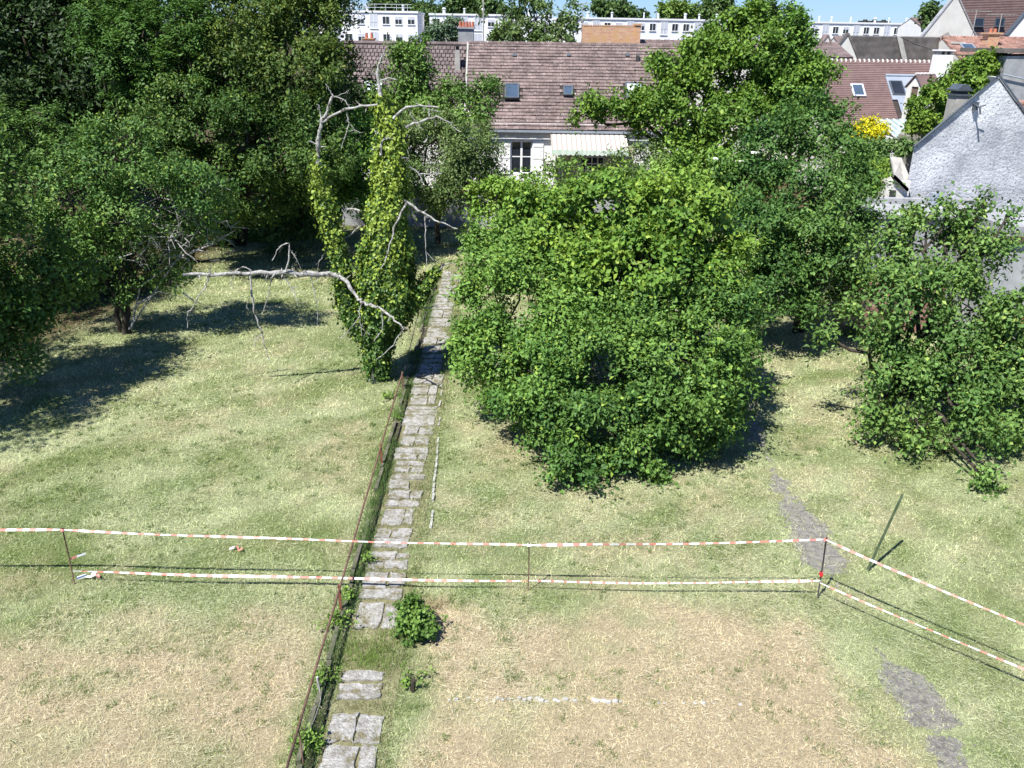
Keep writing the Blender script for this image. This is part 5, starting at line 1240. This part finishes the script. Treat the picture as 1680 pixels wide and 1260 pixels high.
h_, f_, r_ = ridge_house('house', 'small distant house with brown roof and white gable beside the tall pale gable', 1494, 1520, 30, 44, 130, 4, 'tile', 'white')
# overhead cable
a_ = AT(1478, 61, 58); b_ = AT(1720, 72, 55); mb = MB(); P = np.array([a_ + (b_ - a_) * t + np.array((0, 0, -.9 * 4 * t * (1 - t))) for t in np.linspace(0, 1, 16)]); mb.tube(P, .03, 5); tag(mb.build('cable', M['darkmetal']), 'dark overhead cable sagging in front of the old red roof', 'cable')

# --- rough grey gable on the right
GYF = 28.0
gl0 = AT(1500, 240, GYF); ga = AT(1636, 126, GYF); gz0 = gl0[2]; half = ga[0] - gl0[0]; gr0x = ga[0] + half
bn = empty('barn', (ga[0], GYF, 0), 'old building with a rough whitish grey gable at the right edge', 'building')
mb = MB(); mb.prism([(gl0[0], GYF, 0), (gr0x, GYF, 0), (gr0x, GYF, gz0), (ga[0], GYF, ga[2]), (gl0[0], GYF, gz0)], (.24, .40, 0)); mb.build('gable_wall', M['rough'], bn)
mb = MB(); k_ = .74; mb.prism([(gl0[0] + .45, GYF + .42, 0), (gr0x, GYF + .42, 0), (gr0x, GYF + .42, gz0 * k_), (ga[0] + .3, GYF + .42, ga[2] * k_), (gl0[0] + .45, GYF + .42, gz0 * k_)], (3.1, 5.2, 0)); mb.build('rear_body', M['concrete'], bn)
mb = MB()
mb.obox((gl0[0] - .06, GYF - .06, gz0 - .06), (half + .06, 0, ga[2] - gz0 + .06), (.26, .44, 0), (-.03, 0, .04)); rfb = mb.build('coping', M['slate'], bn)
mb = MB(); mb.obox((ga[0] + .01, GYF - .05, ga[2] + .01), (half + .1, 0, gz0 - ga[2] - .1), (.26, .44, 0), (.03, 0, .04)); mb.build('coping', M['slate'], bn)
mb = MB(); q0 = np.array((gl0[0] - .05, GYF - .08, gz0 + .0)); mb.tube([q0, q0 + np.array((half * .5, 0, (ga[2] - gz0) * .5)) + (0, -.01, .0), np.array((ga[0] - .5, GYF - .08, ga[2] - .45))], .035, 6); mb.build('pipe', M['slate'], bn)
p = AT(1600, 178, GYF - .12); mb = MB(); mb.tube([p + (-.05, .1, .15), p + (.0, -.25, .05), p + (.05, -.3, -.15)], .03, 6); mb.tube([p + (0, -.22, .05), p + (.16, -.30, .14)], .022, 6); mb.box(p[0] - .05, p[0] + .06, p[1] - .06, p[1] + .13, p[2] - .05, p[2] + .2); mb.build('bracket', M['slate'], bn)
c0 = AT(1558, 190, 30); c1 = AT(1588, 157, 30); mb = MB(); mb.box(c0[0], c1[0] - .05, 29.8, 30.4, 3.5, c1[2]); ch = mb.build('chimney', M['brown'], bn); ch.data.materials[0] = M['mortar']
mb = MB(); mb.box(c0[0] - .05, c1[0] + .0, 29.75, 30.45, c1[2], c1[2] + .06); mb.box(c0[0] + .05, c1[0] - .1, 29.85, 30.35, c1[2] + .06, c1[2] + .16); mb.box(c0[0] - .08, c1[0] + .03, 29.72, 30.48, c1[2] + .16, c1[2] + .20)
cx_ = (c0[0] + c1[0]) / 2 - .02; mb.prism([(c0[0] - .02, 29.75, c1[2] + .203), (c1[0] - .02, 29.75, c1[2] + .203), (cx_ + .1, 29.75, c1[2] + .36), (cx_ - .1, 29.75, c1[2] + .36)], (0, .7, 0)); mb.build('chimney_cap', M['slate'], ch)
# grey tall wall and brick slope beyond
w0 = AT(1648, 92, 32); w1 = AT(1720, 92, 32); gw = empty('house', (w0[0] + 1, 32, 0), 'tall grey rendered wall rising behind the rough gable at the right edge', 'house')
mb = MB(); mb.prism([(w0[0], 32, 0), (w0[0] + 4, 32, 0), (w0[0] + 4, 32, w0[2] + .1), (w0[0] + .1, 32, w0[2])], (0, 3, 0)); mb.build('wall', M['concrete'], gw)
mb = MB(); mb.box(w0[0] - .1, w0[0] + 4.1, 31.9, 35.1, w0[2] + .105, w0[2] + .25); mb.build('coping', M['tilegrey'], gw)
mb = MB(); p0 = AT(1645, 122, 31.9); p1 = AT(1682, 130, 31.9); mb.tube([p0, p1, p1 + (1, 0, -.1)], .03, 6); mb.build('flashing', M['zinc'], gw)
p0 = AT(1632, 126, GYF + .6); p1 = AT(1660, 166, GYF + .6); mb = MB(); mb.prism([p0, p0 + (.18, 0, .0), p1 + (.25, 0, 0), p1], (0, .5, 0)); mb.build('white_verge', M['white'], bn)
p0 = AT(1656, 166, 29.3); p1 = AT(1710, 230, 29.3); mb = MB(); 
for q in range(9):
    z_ = p0[2] - q * .11; mb.obox((p0[0] + q * .045 - .05, 29.3 - .03 * q, z_ - .1), (2.2, 0, 0), (0, .35, .05), (0, 0, .07))
mb.build('tile_courses', M['tileold'], bn)['kind'] = 'stuff'
# lean-to left of the gable, low stone wall with greenery
lt = empty('lean_to', (gl0[0] - .4, 28.4, 0), 'small beige lean to with a white edged roof left of the rough gable', 'shed')
p0 = AT(1466, 290, 27.6); p1 = AT(1488, 312, 27.6); p2 = AT(1497, 262, 28.6)
mb = MB(); mb.box(AT(1456, 300, 27.7)[0], gl0[0] - .02, 27.7, 28.6, 0, p0[2] - .15); mb.build('wall', M['cream'], lt)
mb = MB(); mb.prism([p0, p1, (gl0[0] - .03, 27.95, p1[2] + .4), (gl0[0] - .03, 28.7, p2[2]), (p0[0] + .25, 28.7, p0[2] + .45)], (0, 0, .05)); mb.build('roof', M['mortar'], lt)
mb = MB(); mb.obox(p0 + (-.02, -.05, -.03), p1 - p0, (.05, 0, .0), (0, 0, .09)); mb.build('white_edge', M['whitepaint'], lt)
mb = MB(); x_ = AT(1460, 318, 27.69)[0]; z_ = AT(1460, 318, 27.69)[2]; mb.box(x_ - .02, x_ + .17, 27.65, 27.69, z_ - .08, z_ + .12); mb.build('vent', M['darkmetal'], lt)
gw2 = empty('garden_wall', (AT(1450, 262, 31)[0], 31, 0), 'old stone garden wall topped with creeper left of the rough gable', 'wall'); xa_, xb_ = AT(1385, 262, 31)[0], gl0[0] + .3; zt = AT(1450, 256, 31)[2]
mb = MB(); mb.box(xa_, xb_, 31, 31.4, 0, zt); mb.build('wall', M['wall_stone'], gw2)
# outbuildings of grey concrete in front of the gable
ob = empty('outbuilding', (13, 25.5, 0), 'low grey concrete outbuilding with flat roof behind the apple tree', 'shed')
zt = AT(1550, 352, 25.5)[2]; xo0, xo1 = AT(1428, 345, 26)[0], AT(1652, 345, 26)[0]
mb = MB(); mb.box(xo0, xo1, 25.4, 27.4, 0, zt - .12); mb.build('wall', M['concrete'], ob)
mb = MB(); mb.box(xo0 - .12, xo1 + .1, 25.28, 27.5, zt - .118, zt); mb.build('flat_roof', M['concrete'], ob)
mb = MB(); mb.box(xo0 + .2, xo1 + .1, 27.2, 27.45, zt + .003, AT(1550, 326, 27.3)[2]); mb.build('parapet', M['slate'], ob).data.materials[0] = M['concrete']
p = AT(1535, 316, 27.1); mb = MB(); mb.box(p[0] - .16, p[0] + .18, 26.9, 27.15, zt + .003, p[2]); mb.build('vent_box', M['zinc'], ob)
ob2 = empty('outbuilding', (AT(1690, 420, 22)[0], 22.5, 0), 'weathered grey concrete shed wall with brown ledge at the right edge', 'shed')
x_ = AT(1640, 420, 23)[0]; zt2 = AT(1660, 372, 23)[2]
mb = MB(); mb.box(x_, x_ + 4, 23, 25.2, 0, zt2); mb.build('wall', M['concrete'], ob2)
zl = AT(1660, 392, 22.9)[2]; mb = MB(); mb.box(x_ - .03, x_ + 4, 22.85, 22.997, zl - .10, zl + .06); mb.build('ledge', M['brown'], ob2)
gwr = empty('garden_wall', (9.6, 24.2, 0), 'low reddish rendered wall behind the apple tree crown', 'wall'); mb = MB(); xw0, xw1 = AT(1385, 480, 23.5)[0], AT(1440, 480, 23.5)[0]; mb.box(xw0, xw1 + 2, 23.5, 23.8, 0, AT(1400, 455, 23.5)[2]); mb.build('wall', M['brown'], gwr).data.materials[0] = M['tileold']
# stacked red tiles and a pot on the wall at the right edge
tp = empty('tile_stack', AT(1665, 530, 19), 'heap of terracotta roof tiles on a low wall at the right edge', 'tiles')
q = random.Random(12); b = AT(1645, 540, 19)
mb = MB(); mb.box(b[0] - .2, b[0] + 2.5, 19, 19.4, 0, b[2] - .1); mb.build('low_wall', M['wall_stone'], tp)
for i_ in range(26):
    mb = MB(); o_ = b + np.array((q.uniform(-.1, 1.1), q.uniform(-.02, .25), -.09 + q.uniform(0, .28))); an = q.uniform(-.6, .6)
    mb.obox(o_, (.22 * math.cos(an), .22 * math.sin(an), q.uniform(-.05, .05)), (-.30 * math.sin(an), .30 * math.cos(an), q.uniform(.02, .15)), (0, 0, .016)); mb.build('tile', M['terracotta'], tp)
b = AT(1647, 528, 18.9); mb = MB(); mb.tube([b, b + np.array((0, 0, .12)), b + np.array((0, 0, .16)), b + np.array((0, 0, .20))], [.07, .10, .12, .12], 12); tag(mb.build('flower_pot', M['pot']), 'terracotta flower pot beside the heap of red tiles', 'pot')
# grey wall glimpsed under the willow
gw3 = empty('garden_wall', (AT(780, 335, 36)[0], 37, 0), 'pale grey boundary wall glimpsed at the end of the slab path', 'wall'); mb = MB(); mb.box(AT(560, 335, 37.5)[0], AT(1250, 335, 37.5)[0], 37.5, 37.8, 0, AT(780, 322, 37.5)[2]); mb.build('wall', M['concrete'], gw3)

# creepers and bushes around the right-hand houses
tree('ivy_mass', 'thick glossy ivy mound covering a wall above the rough gable', 'ivy', (AT(1560, 170, 33)[0], 33.5),
     [lob(1530, 185, 32.6, 36, 34), lob(1560, 150, 33, 36, 30), lob(1610, 110, 33, 38, 22), lob(1585, 130, 33, 34, 26), lob(1632, 100, 33, 18, 12), lob(1515, 205, 32.3, 24, 20), lob(1600, 140, 32.5, 30, 22), lob(1545, 200, 32.3, 25, 18), lob(1620, 125, 32.5, 20, 15)], 2600, 12, .10, .08, ((.050, .100, .020), (.105, .160, .034)), 40, tr=.08, tw=.3, lump=.15, stems=2)
mb = MB(); p0 = AT(1515, 190, 34); p1 = AT(1640, 105, 34); mb.prism([(p0[0] - .3, 34, 0), (p1[0] + .6, 34, 0), (p1[0] + .6, 34, p1[2] - .5), (p0[0] + .8, 34, p0[2] + .2), (p0[0] - .3, 34, p0[2] - .8)], (0, 1.2, 0)); iw = empty('garden_wall', (p0[0] + 1, 34, 0), 'high wall hidden under the thick glossy ivy mound', 'wall'); mb.build('wall', M['wall_stone'], iw)
tree('creeper', 'grey green creeper spilling over the stone wall left of the rough gable', 'creeper', (AT(1450, 245, 30.8)[0], 31.2), [lob(1420, 245, 30.7, 28, 14), lob(1460, 245, 30.7, 32, 14), lob(1490, 240, 30.7, 18, 12), lob(1445, 268, 30.5, 20, 20)], 480, 12, .09, .06, ((.05, .10, .04), (.10, .15, .065)), 41, tr=.03, stems=3, tw=.28)
tree('shrub', 'yellow green shrub at the wall corner below the creeper', 'shrub', (AT(1430, 290, 29)[0], 29.2), [lob(1425, 285, 28.8, 22, 28), lob(1440, 300, 28.6, 16, 18), lob(1415, 305, 28.5, 20, 20)], 420, 12, .08, .045, ((.08, .15, .03), (.14, .20, .045)), 42, tr=.03, stems=3, tw=.3)
tree('broom_bush', 'bright yellow flowering bush in front of the veranda', 'bush', (AT(1428, 215, 34)[0], 34.2), [lob(1415, 212, 34, 14, 13), lob(1432, 208, 34, 20, 14), lob(1446, 216, 34, 10, 11), lob(1428, 220, 33.8, 24, 9)], 330, 12, .10, .045, ((.30, .27, .010), (.40, .37, .02), (.14, .16, .02), .12), 43, tr=.03, stems=4, tw=.32, lump=.3)

# --- white apartment blocks far behind
def apartment(label, P0, P1, ztop, floors, bays, depth=11, rail=False, seed=1, wins=None):
    P0 = np.array(P0, float); P1 = np.array(P1, float); u = P1 - P0; L_ = np.linalg.norm(u); u = np.array((*(u / L_), 0.0)); n = np.array((u[1], -u[0], 0.0)); n = n if n[1] < 0 else -n
    q = random.Random(seed); o_ = np.array((*P0, 0.0)); h_ = empty('apartment_block', o_ + u * L_ / 2, label, 'apartment block')
    mb_ = MB(); mb_.obox(o_, u * L_, -n * depth, (0, 0, ztop)); mb_.build('wall', M['apartment'], h_)
    mb_ = MB(); mb_.obox(o_ + n * .15 - u * .15 + (0, 0, ztop + .003), u * (L_ + .3), -n * (depth + .3), (0, 0, .30)); mb_.build('cornice', M['whitepaint'], h_)
    me = {}
    bw = L_ / bays; fh = 2.7
    kinds = ('win', 'shut', 'tall')
    def mk(kind):
        t_ = MB(); w_, hh_ = (1.2, 1.25) if kind != 'tall' else (1.3, 2.2)
        t_.obox((0, 0, 0), u * w_, n * .06, (0, 0, .06), 0); t_.obox((0, 0, hh_ - .06), u * w_, n * .06, (0, 0, .06), 0)
        for s_ in (0, w_ / 2 - .03, w_ - .06): t_.obox(u * s_ + np.array((0, 0, .06)), u * .06, n * .06, (0, 0, hh_ - .12), 0)
        if kind == 'win': t_.obox(u * .06 + np.array((0, 0, .06)), u * (w_ - .12), n * .02, (0, 0, hh_ - .12), 1)
        else:
            f_ = .55 if kind == 'shut' else .4
            t_.obox(u * .06 + np.array((0, 0, .06)), u * (w_ - .12), n * .02, (0, 0, hh_ * f_), 1 if kind == 'shut' else 2); t_.obox(u * .06 + n * .0 + np.array((0, 0, .06 + hh_ * f_)), u * (w_ - .12), n * .045, (0, 0, hh_ * (1 - f_) - .12), 2)
        t_.obox(np.array((0, 0, -.07)) - u * .06, u * (w_ + .12), n * .12, (0, 0, .06), 0)
        return t_
    for b__ in range(bays):
        for f_ in range(floors):
            kd = (wins[b__ % len(wins)] if wins else kinds[b__ % 3 if q.random() < .7 else q.randrange(3)])
            z_ = ztop - .50 - f_ * fh - (1.25 if kd != 'tall' else 1.9)
            loc = o_ + u * (bw * (b__ + .5) - .6) + n * .004 + np.array((0, 0, z_))
            if kd not in me:
                ob_ = mk(kd).build('window', [M['whitepaint'], M['glass'], M['shutter']], h_); me[kd] = ob_.data
            else:
                ob_ = bpy.data.objects.new('window', me[kd]); COL.objects.link(ob_); ob_.parent = h_
            ob_.location = Vector(loc) - wloc(h_)
    for k_ in range(int(L_ / 4)):
        c_ = o_ + u * (k_ * 4 + q.uniform(0, 3)) - n * q.uniform(1, 5) + np.array((0, 0, ztop + .304)); s_ = q.uniform(.2, .45)
        mb_ = MB(); mb_.tube([c_, c_ + np.array((0, 0, q.uniform(.5, 1.0)))], [s_ * .6, s_ * .6], 8); mb_.tube([c_ + np.array((0, 0, .8)), c_ + np.array((0, 0, 1.0))], [s_ * .9, s_ * .5], 8); mb_.build('roof_vent', M['shutter'], h_)
    if rail:
        mb_ = MB()
        for z_ in (.5, 1.0): mb_.obox(o_ + u * .6 - n * .8 + np.array((0, 0, ztop + .3 + z_)), u * (L_ - 1.6), -n * .05, (0, 0, .06))
        for k_ in range(int(L_ / 1.8)): mb_.obox(o_ + u * (.6 + k_ * 1.8) - n * .8 + np.array((0, 0, ztop + .304)), u * .05, -n * .05, (0, 0, 1.0))
        mb_.build('roof_railing', M['shutter'], h_)
    return h_
def gxy(px, Y): a = AT(px, 40, Y); return (a[0], a[1])
zb1 = AT(630, 21, 150)[2]
apartment('white apartment block at far left behind the dark tiled roof', gxy(520, 150), gxy(685, 150), zb1, 4, 8, rail=True, seed=1, wins=('win', 'tall', 'win', 'shut', 'tall', 'win', 'shut', 'shut'))
zb2 = AT(800, 26, 158)[2]
apartment('second white apartment block partly hidden by a poplar and a cedar', gxy(705, 158), gxy(905, 160), zb2, 4, 9, seed=2)
zb3 = AT(955, 31, 160)[2]
apartment('long white apartment block receding to the right behind the brick stack', gxy(930, 160), gxy(1530, 174), zb3, 4, 34, seed=3, rail=False)
# water tank cluster on the long block roof
p = AT(1438, 36, 196); mb = MB(); 
for q in range(7): mb.tube([p + (q * 1.0 - 3.5, 0, -1.2), p + (q * 1.0 - 3.5, 0, .2 + .25 * (q % 2))], .5, 8)
tag(mb.build('antenna_cluster', M['darkmetal']), 'dark rooftop machinery on the long white block', 'rooftop machinery')
p = AT(793, 60, 70); mb = MB(); mb.tube([(p[0], 70, 0), (p[0], 70, AT(793, -10, 70)[2])], .06, 6); tag(mb.build('mast', M['mortar']), 'thin tall pale mast in front of the poplar behind the roofs', 'mast')
p = AT(956, 60, 57.5); mb = MB(); t = AT(957, 5, 57.5); mb.tube([(p[0], 57.9, 6), (t[0], 57.9, t[2])], .025, 6); mb.tube([t + (-.5, .4, 0), t + (.5, .4, 0)], .02, 5); tag(mb.build('antenna', M['mortar']), 'thin television antenna at the left end of the brick stack', 'antenna')

# far trees
FT = ((.034, .066, .027), (.064, .10, .042))
for i_, (nm, lb, Yq, lobes_, col, n_, ls) in enumerate((
    ('poplar_tree', 'broad poplar in front of the second white block', 110, [(830, 35, 110, 38, 28), (880, 30, 108, 40, 32), (925, 40, 108, 25, 24), (860, 0, 110, 40, 18), (905, 60, 106, 35, 16), (940, 20, 110, 12, 20), (845, 60, 108, 40, 14)], ((.040, .075, .032), (.075, .110, .046)), 560, .42),
    ('cedar_tree', 'blue grey cedar in front of the second white block', 130, [(728, 45, 130, 24, 10), (715, 55, 130, 12, 8), (745, 36, 130, 14, 6), (735, 58, 130, 22, 7)], ((.05, .085, .07), (.09, .125, .105)), 420, .4),
    ('far_tree', 'green tree between the two left white blocks', 175, [(695, 40, 175, 16, 26), (705, 20, 175, 14, 10)], FT, 320, .8),
    ('far_tree', 'dark tree rising behind the second white block', 190, [(755, 12, 190, 30, 10), (735, 20, 190, 20, 8), (775, 8, 190, 18, 12), (800, 12, 190, 18, 10)], ((.03, .06, .025), (.055, .09, .035)), 420, .9),
    ('far_tree', 'tree line behind the railing of the left white block', 200, [(625, 10, 200, 20, 8), (650, 8, 200, 20, 9), (670, 14, 200, 18, 8)], FT, 320, .9),
    ('far_tree', 'mid green tree behind the long block, right of the poplar', 215, [(1010, 18, 215, 25, 14), (985, 14, 215, 12, 12), (1035, 24, 215, 20, 8)], FT, 380, .9),
    ('far_tree', 'rounded light green tree behind the long block', 230, [(1105, 18, 230, 22, 9), (1125, 22, 230, 16, 7)], ((.06, .11, .035), (.10, .15, .045)), 300, .9),
    ('far_tree', 'darker tree behind the long block, left of the maple top', 230, [(1165, 18, 230, 16, 10), (1185, 10, 230, 18, 14), (1155, 24, 230, 12, 7)], ((.04, .075, .032), (.07, .11, .045)), 320, .9),
    ('far_tree', 'tall tree behind the long block, right of the maple top', 240, [(1250, 14, 240, 20, 18), (1265, 28, 240, 16, 12), (1235, 25, 240, 18, 12)], FT, 340, .9),
    ('far_tree', 'small dark tree beside the pale steep gable', 120, [(1528, 22, 120, 12, 14), (1535, 35, 120, 12, 14), (1522, 15, 120, 6, 8)], FT, 240, .5))):
    L_ = [lob(*a) for a in lobes_]; c_ = np.mean([a[0] for a in L_], 0)
    tree(nm, lb, 'tree', (c_[0], c_[1]), L_, n_, 10, ls, ls * .5, col, 200 + i_, tr=.3, tw=ls * 2.4, lump=.3, twigs=20)
